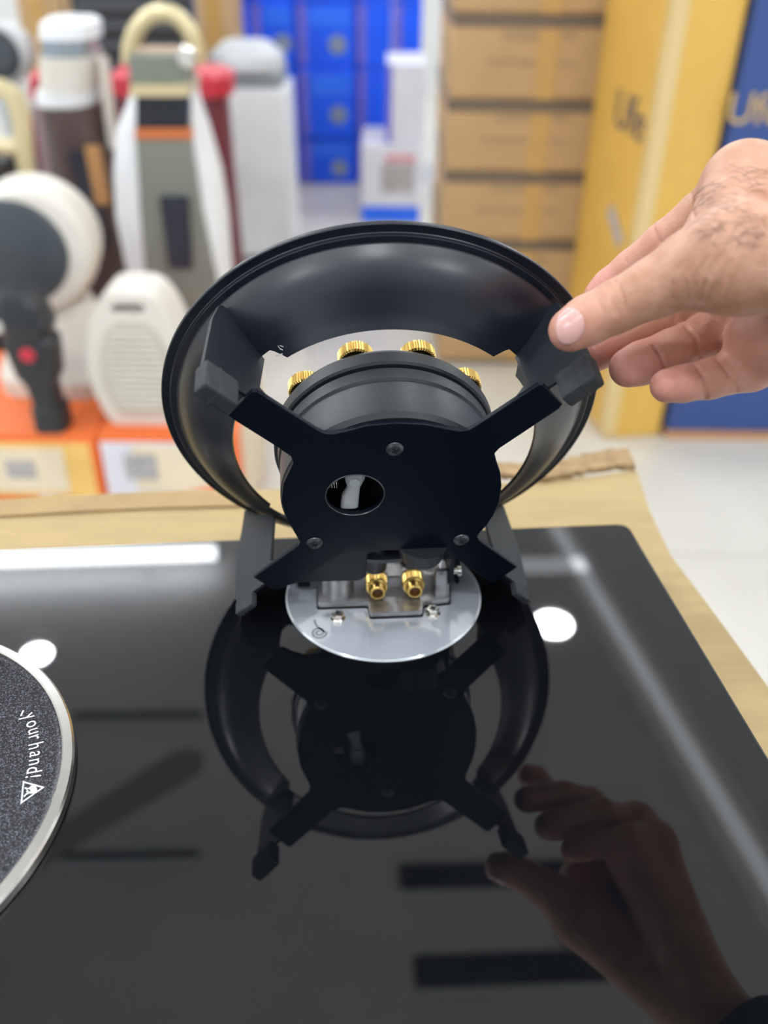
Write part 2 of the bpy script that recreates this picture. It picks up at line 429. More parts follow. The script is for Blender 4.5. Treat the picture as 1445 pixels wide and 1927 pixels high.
# left socket post with the black pipe let into it
pc = DL(640, 1128, .004)
bm = NB(); lathe(bm, [(.0, .002), (.0072, .002), (.0070, .0135), (.0066, .0145), (.0052, .0145), (.0050, .008), (0, .008)], 32, Matrix.Translation((pc.x, pc.y + .0075, 0))); obj('socket_post', bm, M_zinc, cast)
bm = NB(); cyl(bm, (pc.x, pc.y + .0078, .009), (pc.x - .0002, pc.y + .009, .034), .0050, seg=24); obj('black_pipe', bm, M_blackplas, cast)
pe = DL(607, 1128, .004)
bm = NB(); box(bm, (pe.x + .0025, pe.y + .008, .008), (.005, .011, .0125), .001); obj('end_post', bm, M_zinc, cast)
pe = DL(832, 1126, .004)
bm = NB(); box(bm, (pe.x, pe.y + .006, .0105), (.0075, .010, .018), .0022); obj('end_post', bm, M_zinc, cast)
bm = NB(); cyl(bm, (pe.x + .003, pe.y + .006, .0155), (pe.x + .0085, pe.y + .006, .0155), .0016, seg=16); cyl(bm, (pe.x + .0075, pe.y + .006, .0155), (pe.x + .009, pe.y + .006, .0155), .0026, seg=16); obj('hinge_pin', bm, M_chrome, cast)
# two nozzle blocks with knurled brass fittings
def nozzle(px, py):
    hc = at_y(px, py, .3285 if px < 740 else .330)   # bore centre
    q = Matrix.Rotation(-YAW, 4, 'Z') @ (hc - DC)
    bm = NB(); box(bm, (q.x, q.y + .0150, .0058), (.0100, .012, .0105), .0010)
    cyl(bm, (q.x, q.y + .0105, q.z + .0004), (q.x, q.y + .022, q.z + .0004), .0056, seg=28)
    obj('nozzle_block', bm, M_zinc, cast)
    bm = NB(); cyl(bm, (q.x, q.y + .0098, q.z + .0005), (q.x, q.y + .0112, q.z + .0005), .0056, seg=28); obj('seal_washer', bm, M_cream, cast)
    bm = NB(); N = 34; ring = []
    for yy, rr in ((.0100, 1), (.0036, 1), (.0030, .94)):
        R = []
        for k in range(N * 2):
            a = PI * k / N; r = (.0052 if k % 2 else .0049) * rr
            R.append(bm.verts.new((q.x + r * math.cos(a), q.y + yy, q.z + r * math.sin(a))))
        ring.append(R)
    for A_, B_ in zip(ring, ring[1:]):
        for k in range(2 * N): bm.faces.new((A_[k], A_[(k + 1) % (2 * N)], B_[(k + 1) % (2 * N)], B_[k]))
    bm.faces.new(ring[0][::-1])
    # lip and tube, opening towards the front
    Mx = Matrix.Translation((q.x, q.y, q.z)) @ Matrix.Rotation(PI / 2, 4, 'X')
    lathe(bm, [(.00488, -.0030), (.0050, -.0026), (.0040, -.0022), (.0038, -.0010), (.0037, .0012), (.0034, .0016), (.0026, .0016), (.0024, -.0012), (0, -.0012)], 40, Mx)
    obj('brass_nozzle', bm, M_brass, cast)
    bm = NB(); lathe(bm, [(0, -.0006), (.00238, -.0006)], 24, Mx); obj('bore', bm, M_brasshole, cast)
nozzle(710, 1113); nozzle(780, 1110)
def hexscrew(px, py, z=.0012):
    q = DL(px, py, z)
    t_ = empty('hex_screw'); t_.parent = cast; t_.location = (q.x, q.y, z)
    bm = NB(); lathe(bm, [(0, 0), (.0036, 0), (.0036, .0006), (.0030, .0010), (0, .0010)], 32)
    lathe(bm, [(.0030, .0010), (.0030, .0028), (.0026, .0032), (.0013, .0032), (.0010, .0024), (0, .0022)], 6)
    obj('screw_head', bm, M_chrome, t_, angle=.35)
    bm = NB()
    for a in (0.3, 0.3 + PI / 2): box(bm, (0, 0, .0030), (.0034, .0007, .0006), rot=Matrix.Rotation(a, 4, 'Z'))
    obj('cross_slot', bm, M_darkscrew, t_)
hexscrew(636, 1163); hexscrew(814, 1154); hexscrew(803, 1087, .0052)
bm = NB(); q = DL(745, 1090, .004); box(bm, (q.x, q.y + .006, .0065), (.014, .0012, .009)); obj('back_plate', bm, M_disc, cast)
# black hinge bracket on the right and the gas pipes rising to the burner
q = DL(855, 1098, .004)
bm = NB(); box(bm, (q.x + .0018, q.y + .006, .013), (.0016, .008, .022), .0004, 1); box(bm, (q.x + .0005, q.y + .010, .022), (.006, .003, .014), .0004, 1); obj('hinge_bracket', bm, M_black, cast)
q = DL(617, 1105, .004); bm = NB(); box(bm, (q.x - .0115, q.y + .004, .010), (.006, .004, .014), .0004, 1); obj('hinge_bracket', bm, M_black, cast)

# second burner base with steel rim, glitter plate and warning print
D2 = Vector((-.2072, .2141, 0)); R2 = .0926
sb = empty('burner_base'); sb.parent = hob; sb.matrix_local = frame_at(D2, 0); tag(sb, 'round glitter-black burner base with steel rim')
bm = NB(); lathe(bm, [(R2 - .0052, .0005), (R2 - .0050, .0046), (R2 - .0044, .0052), (R2 - .0012, .0044), (R2 - .0004, .0036), (R2, .0006), (R2 - .001, .0002)], 128, close=True); obj('steel_rim', bm, M_steel, sb)
Mg = mat('glitter_black', (.012, .0125, .015), .45, spec=.5)
nt = Mg.node_tree; b = nt.nodes['Principled BSDF']
tc = nt.nodes.new('ShaderNodeTexCoord'); vo = nt.nodes.new('ShaderNodeTexVoronoi'); vo.inputs['Scale'].default_value = 2600
nt.links.new(tc.outputs['Object'], vo.inputs['Vector'])
sx_ = nt.nodes.new('ShaderNodeSeparateColor'); nt.links.new(vo.outputs['Color'], sx_.inputs[0])
gt = nt.nodes.new('ShaderNodeValToRGB'); gt.color_ramp.elements[0].position = .62; gt.color_ramp.elements[0].color = (.006, .006, .008, 1); gt.color_ramp.elements[1].position = 1.0; gt.color_ramp.elements[1].color = (.13, .13, .17, 1)
nt.links.new(sx_.outputs[0], gt.inputs[0]); nt.links.new(gt.outputs[0], b.inputs['Base Color'])
for l in list(nt.links):
    if l.to_socket == b.inputs['Roughness']: nt.links.remove(l)
b.inputs['Roughness'].default_value = .26; b.inputs['Specular IOR Level'].default_value = .3
nm = nt.nodes.new('ShaderNodeBump'); nm.inputs['Strength'].default_value = .35; nm.inputs['Distance'].default_value = .0003
nt.links.new(sx_.outputs[1], nm.inputs['Height']); nt.links.new(nm.outputs[0], b.inputs['Normal'])
bm = NB(); lathe(bm, [(0, .0022), (R2 - .0075, .0022), (R2 - .0058, .0026), (R2 - .0051, .0030), (R2 - .0051, .0004), (0, .0004)], 128); obj('glitter_plate', bm, Mg, sb)
# lettering along the rim, read from the rim's inside: baseline towards the centre
def on_disc(x, y): p = on_z(x, y, .0024); return p - D2
chars = [('y', 50, 1350), ('o', 58.8, 1362.5), ('u', 62.2, 1376), ('r', 63.8, 1388), ('h', 68, 1403), ('a', 65.3, 1419), ('n', 64.2, 1433.8), ('d', 65, 1448.3), ('!', 62.5, 1461)]
cc = [on_disc(x, y) for _, x, y in chars]
for i, (ch, _, _) in enumerate(chars):
    a, b_ = cc[max(i - 1, 0)], cc[min(i + 1, len(cc) - 1)]
    ang = math.atan2(b_.y - a.y, b_.x - a.x)
    o = text_mesh('letter', ch, .0082, M_white, sb, Matrix.Translation((cc[i].x, cc[i].y, .0024)) @ Matrix.Rotation(ang, 4, 'Z'), .86, 0.0, True)
p = on_disc(41.5, 1342)
bm = NB(); box(bm, (p.x, p.y, .00235), (.0006, .003, .0001)); obj('letter_fragment', bm, M_white, sb, False)
T = [on_disc(x, y) for x, y in [(43, 1469.5), (84, 1481), (38.5, 1513)]]
cT = sum(T, Vector()) / 3
Ti = [cT + (v - cT) * .80 for v in T]
bm = NB(); prism(bm, [(v.x, v.y) for v in T], .0023, .0024, holes=[[(v.x, v.y) for v in Ti]]); tri = obj('warning_triangle', bm, M_white, sb, False)
bm = NB()
ctr = on_disc(56, 1488)
def bar(a, b_, wd):
    a, b_ = Vector((a[0], a[1], 0)), Vector((b_[0], b_[1], 0)); d = b_ - a
    box(bm, ((a.x + b_.x) / 2, (a.y + b_.y) / 2, .00235), (d.length, wd, .0001), rot=Matrix.Rotation(math.atan2(d.y, d.x), 4, 'Z'))
A1, A2 = on_disc(45, 1499), on_disc(63, 1480); B1, B2 = on_disc(47, 1482), on_disc(66, 1494)
bar(A1, A2, .0006); bar(B1, B2, .0006)
hp = [on_disc(x, y) for x, y in [(52, 1484), (60, 1478), (68, 1480), (70, 1487), (62, 1493), (55, 1493)]]
prism(bm, [(v.x, v.y) for v in hp], .0023, .00238)
bar(on_disc(50, 1490), on_disc(56, 1484), .0007); bar(on_disc(51, 1494), on_disc(57, 1489), .0007)
obj('crossed_hand_sign', bm, M_white, tri, False)

# ------------------------------------------------------------------ the lifted burner
AX = Vector((.99512, .09794, -.01199)); AY = Vector((.03470, -.23367, .97170)); AN = Vector((-.09236, .96737, .23593))
OB = Vector((.002707, .313557, .065355))
mw = Matrix((AX, AY, -AN)).transposed().to_4x4(); mw.translation = OB
burner = thing('flip_up_burner', 'black gas burner tipped up on its hinge, its cross-shaped base plate facing out', 'gas burner', mw=mw)
mm = .001
def PLp(x, y, n=0.0):   # pixel -> plate plane coordinates
    r = ray(x, y); C = Vector((0, 0, H)); t_ = ((OB + AN * n - C).dot(AN)) / r.dot(AN); q = C + r * t_ - OB
    return q.dot(AX), q.dot(AY)
outline = [(-60.6, 54.0), (-62.3, 56.2), (-53.0, 67.2), (-51.0, 67.0), (-29.9, 47.6), (-27.6, 46.0), (-24.3, 45.4), (-19.3, 46.6), (-11.4, 49.2), (-.2, 50.2), (10.8, 49.2), (19.3, 46.6), (24.3, 45.2), (27.6, 45.6), (29.9, 47.2),
           (51.2, 67.4), (53.2, 67.2), (62.1, 57.6), (61.2, 55.4), (41.2, 35.6), (39.6, 32.8), (40.8, 28.6), (43.4, 21.9), (45.0, 14.1), (45.3, 4.4), (44.0, -3.8), (41.8, -10.5), (39.5, -15.0), (38.8, -17.6), (40.2, -20.6),
           (59.8, -40.1), (54.1, -47.1), (49.7, -50.8), (23.5, -25.2), (20.6, -24.2), (-5.0, -24.8), (-8.3, -26.4), (-9.0, -30.0), (-8.9, -42.5), (-12.2, -45.4), (-38.5, -44.6), (-44.0, -46.8), (-48.0, -49.6), (-51.2, -49.0), (-58.9, -40.0),
           (-38.8, -19.4), (-37.9, -17.0), (-39.5, -12.4), (-42.9, -2.5), (-44.8, 9.0), (-43.6, 19.2), (-40.4, 27.7), (-39.4, 30.6), (-40.2, 34.2), (-44.7, 39.0)]
# loop order: left arm, top arc, right arm, right arc, lower arms, left arc
hx, hy = PLp(668, 932); hole = [(hx + .01165 * math.cos(2 * PI * k / 48), hy + .01165 * math.sin(2 * PI * k / 48)) for k in range(48)]
bm = NB(); prism(bm, [(x * mm, y * mm) for x, y in outline], -.0022, 0, holes=[hole], bev=.0004)
plate = obj('base_plate', bm, M_black, burner, angle=.35)
# rolled collar round the hole
bm = NB(); lathe(bm, [(.01165, .0001), (.01185, .0004), (.0122, .0001), (.0121, -.0002)], 64, Matrix.Translation((hx, hy, 0))); obj('hole_collar', bm, M_darkscrew, plate)
# milky lever and spring inside the hole
bm = NB(); loft(bm, [(hx - .0018, -.006, hy - .0125, .0038, .002, 3), (hx - .0014, -.006, hy - .006, .0036, .002, 3), (hx - .0002, -.006, hy - .001, .0026, .002, 3), (hx + .0002, -.006, hy + .0045, .0042, .0024, 3), (hx, -.006, hy + .0125, .0042, .002, 3)], 24)
bmesh.ops.transform(bm, matrix=Matrix(((1, 0, 0, 0), (0, 0, 1, 0), (0, 1, 0, 0), (0, 0, 0, 1))), verts=bm.verts[:])
obj('milky_lever', bm, M_plastic, burner)
bm = NB(); cyl(bm, (hx, hy + .004, -.0042), (hx, hy + .004, -.0030), .0022, seg=20); obj('lever_pivot', bm, M_plastic, burner)
sxp, syp = PLp(627, 927); sp_pts = [(sxp + .0014 * math.cos(a * .5), syp - .0028 + .0056 * a / 62, -.006 + .0014 * math.sin(a * .5)) for a in range(63)]
sp_pts = [(sxp - .0026 + .0048 * a / 80, syp + .0024 * math.cos(a * PI / 8), -.006 + .0024 * math.sin(a * PI / 8)) for a in range(81)]
bm = NB(); tube(bm, sp_pts, .00028, 6); obj('spring', bm, M_chrome, burner)
# three cross-head screws
for x, y in ((743, 845), (592, 1022), (868, 1016)):
    qx, qy = PLp(x, y)
    s_ = empty('plate_screw'); s_.parent = burner; s_.location = (qx, qy, 0)
    bm = NB(); lathe(bm, [(0, .0013), (.0010, .0013), (.0024, .0010), (.0033, .0004), (.0035, 0), (0, 0)], 36); obj('screw_head', bm, M_darkscrew, s_)
    bm = NB()
    for a in (.5, .5 + PI / 2): box(bm, (0, 0, .00115), (.0027, .0006, .0005), rot=Matrix.Rotation(a, 4, 'Z'))
    obj('cross_slot', bm, M_hole, s_)
CY = .0075
# drum (burner body) behind the plate: axis along -z of the burner frame
Mz = Matrix.Translation((0, CY, 0))
bm = NB(); lathe(bm, [(0, -.018), (.041, -.018), (.0412, -.0022), (.0435, -.0022), (.0452, -.004), (.0452, -.0205), (.0450, -.0222), (.0459, -.0230), (.0462, -.0285), (.044, -.0292), (0, -.0292)], 128, Mz); obj('burner_body', bm, M_drum, burner)
bm = NB(); lathe(bm, [(.043, -.0300), (.0468, -.0300), (.0477, -.0308), (.0479, -.0365), (.0470, -.0385), (.030, -.0395), (.028, -.046), (0, -.048)], 128, Mz); obj('burner_rim', bm, M_drum, burner)
# ten knurled brass caps round the rim
N = 40
ring = []; bm = NB()
for zz, rr in ((0, .9), (-.0006, 1), (-.0058, 1), (-.0064, .9)):
    R = []
    for k in range(2 * N):
        a = PI * k / N; r = (.0076 if k % 2 else .0071) * rr; R.append(bm.verts.new((r * math.cos(a), r * math.sin(a), zz)))
    ring.append(R)
for A_, B_ in zip(ring, ring[1:]):
    for k in range(2 * N): bm.faces.new((A_[k], A_[(k + 1) % (2 * N)], B_[(k + 1) % (2 * N)], B_[k]))
bm.faces.new(ring[0][::-1]); bm.faces.new(ring[-1])
bmesh.ops.recalc_face_normals(bm, faces=bm.faces[:])
cap_me = bpy.data.meshes.new('brass_cap'); bm.to_mesh(cap_me); bm.free(); cap_me.materials.append(M_brass)
for k in range(10):
    a = math.radians(90 + 18 + 36 * k)
    link_mesh('brass_cap', cap_me, burner, (.0410 * math.cos(a), CY + .0410 * math.sin(a), -.0400))
# bowl-shaped wind ring
RC = Vector((-.0003, .0093, .0294)); RX, RY = -.0663, .0204
def ring_pt(x, y, n):
    # ry then rx, in the (x, y, n) frame of the plate
    x1, n1 = math.cos(RY) * x + math.sin(RY) * n, -math.sin(RY) * x + math.cos(RY) * n
    y2, n2 = math.cos(RX) * y - math.sin(RX) * n1, math.sin(RX) * y + math.cos(RX) * n1
    return RC.x + x1, RC.y + y2, RC.z + n2
PR = [(64.9, .6), (69, 3.7), (74, 6.6), (79, 9.6), (83, 12.6), (85.5, 15.2), (87.6, 18.0), (88.8, 20.3)]
def prof(r):
    for (r0, n0), (r1, n1) in zip(PR, PR[1:]):
        if r <= r1: return n0 + (n1 - n0) * (r - r0) / (r1 - r0)
    return PR[-1][1]
bm = NB(); NS = 360; rows = []
for i in range(NS):
    th = 2 * PI * i / NS; dd = min(abs(((math.degrees(th) - c + 180) % 360) - 180) for c in (45, 135, 225, 315))
    ri = 64.9 + (4.8 if dd < 3.2 else max(0, 4.8 * (7 - dd) / 3.8) if dd < 7 else 0)
    col = []
    rs = [ri + (88.8 - ri) * k / 12 for k in range(13)]
    pr = [(r, prof(r)) for r in rs] + [(89.2, 20.6), (91.6, 20.9), (91.9, 21.1), (92.0, 22.3), (92.3, 22.6), (95.4, 22.7), (95.8, 23.1), (95.8, 24.4), (95.3, 24.8), (91.0, 24.4), (88.4, 22.4)]
    rs2 = [(r - .55, prof(r) + 1.25) for r in rs[::-1]]
    for r, n in pr + rs2:
        X, Y, n_ = ring_pt(r * mm * math.cos(th), r * mm * math.sin(th), n * mm); col.append(bm.verts.new((X, Y, -n_)))
    rows.append(col)
for i in range(NS):
    a, b = rows[i], rows[(i + 1) % NS]
    for k in range(len(a)):
        k2 = (k + 1) % len(a); bm.faces.new((a[k], b[k], b[k2], a[k2]))
obj('wind_ring', bm, M_bowl, burner, angle=.35)
def bowl_n(rho, th):
    """n of the bowl's underside above plate radius rho (mm) from axis (0, CY)."""
    X, Y = rho * math.cos(th), CY / mm + rho * math.sin(th)
    dx, dy = X - RC.x / mm, Y - RC.y / mm
    n = 30.
    for _ in range(8):
        n = RC.z / mm + prof(math.hypot(dx, dy)) + math.sin(RX) * dy - math.sin(RY) * dx
    return n
# four support fins with rubber feet
for k, deg in enumerate((135, 45, 225, 315)):
    th = math.radians(deg)
    top = [(89, None), (84, None), (79, None), (74, None), (70, None)]
    foot = [(63, 2.4), (84, 2.4), (84.5, -8.2), (97.8, -8.2), (99, -6.5), (98.6, 4)] if k < 2 else [(63, 1.2), (90.7, .8), (95.2, 1.6), (96.6, 4.2)]
    poly = foot + [(97.3 if k < 2 else 96.6, 19), (96.2, 31), (93.4, 42.5), (91.4, bowl_n(88.8, th) + .2)]
    poly += [(r, bowl_n(r, th) - .25) for r, _ in top] + [(72.2, 12.0), (63, 7.0)]
    bm = NB(); prism(bm, [(r * mm, n * mm) for r, n in poly], -.00085, .00085, bev=.0003)
    # (r, n, t) -> burner frame
    c, s = math.cos(th), math.sin(th)
    bmesh.ops.transform(bm, matrix=Matrix(((c, 0, -s, 0), (s, 0, c, CY), (0, -1, 0, 0), (0, 0, 0, 1))), verts=bm.verts[:])
    fin = obj('support_fin', bm, M_blackfin, burner, angle=.35)
    FM = Matrix(((c, 0, -s, 0), (s, 0, c, CY), (0, -1, 0, 0), (0, 0, 0, 1)))
    n0, n1 = (-.0100, .0035) if k < 2 else (-.0065, .0014)
    bm = NB(); box(bm, (.0915 if k < 2 else .0895, (n0 + n1) / 2, 0), (.0150 if k < 2 else .0115, n1 - n0, .0068 if k < 2 else .0036), .0012, 2)
    bmesh.ops.transform(bm, matrix=FM, verts=bm.verts[:])
    pad = obj('rubber_foot', bm, M_rubber, fin)
    bm = NB(); box(bm, (.0925, (n0 + n1) / 2, 0), (.0005, n1 - n0 + .0003, .0071 if k < 2 else .0038), .0002, 1)
    bmesh.ops.transform(bm, matrix=FM, verts=bm.verts[:])
    obj('mould_seam', bm, M_rubber, fin)
# gas tubes and block between drum and hinge, and the shield plates under the drum
bm = NB(); cyl(bm, (-.004, -.020, -.010), (-.004, -.047, -.010), .0055, seg=28); cyl(bm, (.013, -.020, -.012), (.013, -.047, -.012), .0055, seg=28); obj('gas_pipe', bm, M_blackplas, burner)
bm = NB(); box(bm, (.004, -.034, -.018), (.05, .012, .012), .002); cyl(bm, (.016, -.024, -.006), (.016, -.034, -.006), .012, .010, 32); obj('mixing_block', bm, M_blackplas, burner)
bm = NB(); box(bm, (.031, -.043, -.012), (.0022, .026, .016), .0004, 1); obj('hinge_strap', bm, M_black, burner)
# little nicks on the bowl beside the left fin
nk = NB()
for (x0, y0), (x1, y1) in (((526, 649), (533, 652)), ((527, 655), (532, 658)), ((519, 669), (526, 667)), ((526, 667), (532, 665)), ((523, 650), (527, 657))):
    a, b = PLp(x0, y0, .0285), PLp(x1, y1, .0285)
    cyl(nk, (a[0], a[1], -.0283), (b[0], b[1], -.0283), .00022, seg=6)
obj('paint_nick', nk, M_chrome, burner)

# ------------------------------------------------------------------ the hand
def sd_cone(P, a, b, r1, r2):
    ba_ = b - a; l2 = ba_ @ ba_; rr = r1 - r2; a2 = l2 - rr * rr; il2 = 1.0 / l2
    pa = P - a; y = pa @ ba_; z = y - l2
    q = pa * l2 - y[..., None] * ba_
    x2 = (q * q).sum(-1); y2 = y * y * l2; z2 = z * z * l2
    k = np.sign(rr) * rr * rr * x2
    d = (np.sqrt(x2 * a2 * il2) + y * rr) * il2 - r1
    c1 = np.sign(z) * a2 * z2 > k; c2 = np.sign(y) * a2 * y2 < k
    d = np.where(c2, np.sqrt(np.maximum(x2 + y2, 0)) * il2 - r1, d)
    d = np.where(c1, np.sqrt(np.maximum(x2 + z2, 0)) * il2 - r2, d)
    return d
def smin(a, b, k):
    h = np.maximum(k - np.abs(a - b), 0) / k
    return np.minimum(a, b) - h * h * h * k / 6
def J(x, y, d, r): return np.array(at_d(x, y, d)), r * mm
FING = {
 'thumb': [J(1073, 621, .3175, 7.6), J(1105, 603, .3165, 8.5), J(1160, 577, .313, 8.9), J(1232, 541, .307, 10.0), J(1300, 508, .301, 12.2), J(1385, 490, .292, 15.0)],
 'index': [J(1131, 557, .367, 6.9), J(1150, 540, .366, 7.5), J(1190, 508, .360, 7.8), J(1250, 462, .350, 8.6), J(1320, 408, .338, 9.2), J(1402, 348, .322, 11.0)],
 'middle': [J(1120, 664, .352, 7.2), J(1165, 645, .354, 7.6), J(1225, 618, .355, 8.2), J(1310, 568, .352, 8.8), J(1440, 430, .338, 11.0)],
 'ring': [J(1183, 692, .338, 7.3), J(1208, 683, .339, 8.0), J(1264, 660, .342, 8.0), J(1340, 630, .345, 8.8), J(1465, 520, .340, 10.8)],
 'little': [J(1255, 726, .326, 6.1), J(1285, 722, .327, 6.5), J(1335, 713, .329, 7.1), J(1412, 692, .331, 8.4), J(1510, 610, .330, 10.5)],
}
WR = np.array((.166, .250, .196))
PALM = [
 (FING['index'][-1][0], FING['middle'][-1][0], 11.5, 11.5), (FING['middle'][-1][0], FING['ring'][-1][0], 11.5, 11.2), (FING['ring'][-1][0], FING['little'][-1][0], 11.2, 10.8),
 (FING['index'][-1][0], WR + (0, 0, .006), 12.5, 17), (FING['middle'][-1][0], WR, 12.5, 18), (FING['ring'][-1][0], WR - (0, 0, .004), 12, 17), (FING['little'][-1][0], WR - (0, 0, .010), 12, 15),
 (FING['thumb'][-1][0], WR + (-.004, 0, .002), 16.5, 18.5),
 (FING['thumb'][-2][0], FING['index'][-1][0], 9.0, 11.0), (FING['thumb'][-1][0], FING['index'][-1][0], 14, 12.5),
 (np.array(at_d(1440, 640, .325)), WR - (0, 0, .012), 14, 15),
 (WR, WR + (.045, -.080, -.012), 20, 24),
]
VX = .0009
lo = np.array((.052, .150, .085)); hi = np.array((.245, .405, .245))
dims = np.ceil((hi - lo) / VX).astype(int)
gx, gy, gz = [lo[i] + VX * np.arange(dims[i], dtype=np.float32) for i in range(3)]
BIG = 1.0
def field(prims, k):
    F = np.full(dims, BIG, np.float32)
    for a, b, r1, r2 in prims:
        pad = max(r1, r2) + .016
        mn = np.maximum(((np.minimum(a, b) - pad - lo) / VX).astype(int), 0); mx = np.minimum(((np.maximum(a, b) + pad - lo) / VX).astype(int) + 1, dims)
        if (mx <= mn).any(): continue
        sl = tuple(slice(mn[i], mx[i]) for i in range(3))
        P = np.stack(np.meshgrid(gx[sl[0]], gy[sl[1]], gz[sl[2]], indexing='ij'), -1).astype(np.float32)
        F[sl] = smin(F[sl], sd_cone(P, a.astype(np.float32), b.astype(np.float32), r1, r2), k)
    return F
FP = field([(a, b, r1 * mm, r2 * mm) for a, b, r1, r2 in PALM], .010)
F = FP.copy()
for nm_, ch in FING.items():
    ff = field([(ch[i][0], ch[i + 1][0], ch[i][1], ch[i + 1][1]) for i in range(len(ch) - 1)], .003)
    F = np.minimum(F, smin(FP, ff, .007))
# surface nets
def surface_nets(F):
    S = F < 0
    nx, ny, nz = F.shape
    corners = [(i, j, k) for i in (0, 1) for j in (0, 1) for k in (0, 1)]
    cnt = np.zeros((nx - 1, ny - 1, nz - 1), np.int8)
    for i, j, k in corners: cnt += S[i:nx - 1 + i, j:ny - 1 + j, k:nz - 1 + k]
    cells = np.argwhere((cnt > 0) & (cnt < 8))
    idx = np.full(cnt.shape, -1, np.int64); idx[tuple(cells.T)] = np.arange(len(cells))
    acc = np.zeros((len(cells), 3)); num = np.zeros(len(cells))
    for a in corners:
        for ax in range(3):
            if a[ax]: continue
            b = list(a); b[ax] = 1
            fa = F[tuple((cells + a).T)]; fb = F[tuple((cells + b).T)]
            mk = (fa < 0) != (fb < 0); t_ = np.where(mk, fa / np.where(mk, fa - fb, 1), 0)
            p = np.tile(np.array(a, float), (len(cells), 1)); p[:, ax] += t_
            acc[mk] += p[mk]; num[mk] += 1
    V = cells + acc / num[:, None]
    quads = []
    for ax in range(3):
        u, v = (ax + 1) % 3, (ax + 2) % 3
        sa = [slice(None)] * 3; sb_ = [slice(None)] * 3; sa[ax] = slice(0, -1); sb_[ax] = slice(1, None)
        e = np.argwhere(S[tuple(sa)] != S[tuple(sb_)])
        e = e[(e[:, u] > 0) & (e[:, v] > 0) & (e[:, u] < F.shape[u] - 1) & (e[:, v] < F.shape[v] - 1)]
        flip = S[tuple(e.T)]
        def at(du, dv):
            q = e.copy(); q[:, u] += du; q[:, v] += dv; return idx[tuple(q.T)]
        Q = np.stack([at(-1, -1), at(0, -1), at(0, 0), at(-1, 0)], 1)
        Q[~flip] = Q[~flip][:, ::-1]
        quads.append(Q)
    Q = np.concatenate(quads); return V, Q[(Q >= 0).all(1)]
V, Q = surface_nets(F)
V = V * VX + lo
me = bpy.data.meshes.new('hand_skin')
me.from_pydata(V.tolist(), [], Q.tolist()); me.update()
bm = bmesh.new(); bm.from_mesh(me)
for _ in range(2): bmesh.ops.smooth_vert(bm, verts=bm.verts[:], factor=.5, use_axis_x=True, use_axis_y=True, use_axis_z=True)
bm.normal_update(); bm.to_mesh(me)
bvh = BVHTree.FromBMesh(bm); bm.free()
CAMP = Vector((0, 0, H))
def hit(x, y):
    h = bvh.ray_cast(CAMP, ray(x, y).normalized())
    return h[0], h[1]
# creases pressed into the skin (pixel tracks dropped on the surface)
def c5(x, y): return 1000 + x * .308, 270 + y * .308
CRE = [
 ([(462, 850), (478, 920), (515, 1035)], .40), ([(520, 838), (555, 930), (585, 1035)], .34), ([(412, 880), (400, 950), (430, 1015)], .22), ([(500, 880), (515, 940), (535, 985)], .2),
 ([(868, 850), (872, 965)], .28), ([(945, 850), (968, 965)], .34), ([(1065, 845), (1035, 975)], .38), ([(1125, 860), (1075, 985)], .28), ([(1000, 850), (1010, 960)], .25),
 ([(1215, 720), (1150, 860), (1125, 970)], .26), ([(1300, 700), (1230, 850), (1190, 960)], .24), ([(1080, 700), (1010, 800), (985, 880)], .2), ([(1160, 690), (1090, 800)], .18), ([(930, 720), (880, 800)], .15),
 ([(752, 440), (742, 520), (785, 605)], .45), ([(975, 300), (978, 400), (1000, 465)], .40), ([(545, 615), (550, 680), (580, 725)], .2),
 ([(745, 1235), (795, 1300), (812, 1375)], .5), ([(935, 1110), (1010, 1190), (1035, 1330)], .4), ([(1000, 1350), (1060, 1440), (1067, 1560)], .5), ([(1130, 1310), (1215, 1420), (1258, 1515)], .4),
 ([(850, 1020), (880, 1060), (860, 1090)], .2),
 ([(1105, 240), (1065, 420)], .25),
]
nv = len(me.vertices)
co = np.empty(nv * 3); me.vertices.foreach_get('co', co); co = co.reshape(-1, 3)
no = np.empty(nv * 3); me.vertices.foreach_get('normal', no); no = no.reshape(-1, 3)
dis = np.zeros(nv)
for tr, amp in CRE:
    ps = []
    for (x0, y0), (x1, y1) in zip(tr, tr[1:]):
        for u in np.linspace(0, 1, 10):
            h, _ = hit(*c5(x0 + (x1 - x0) * u, y0 + (y1 - y0) * u))
            if h is not None: ps.append(np.array(h))
    for a, b in zip(ps, ps[1:]):
        if np.linalg.norm(b - a) > .004: continue
        ab = b - a; t_ = np.clip(((co - a) @ ab) / max(ab @ ab, 1e-12), 0, 1); d = np.linalg.norm(co - a - t_[:, None] * ab, axis=1)
        dis = np.maximum(dis, 1.7 * amp * mm * (np.exp(-(d / .0008) ** 2) - .35 * np.exp(-((d - .0018) / .0011) ** 2)))
co2 = co - no * dis[:, None]
me.vertices.foreach_set('co', co2.ravel()); me.update()
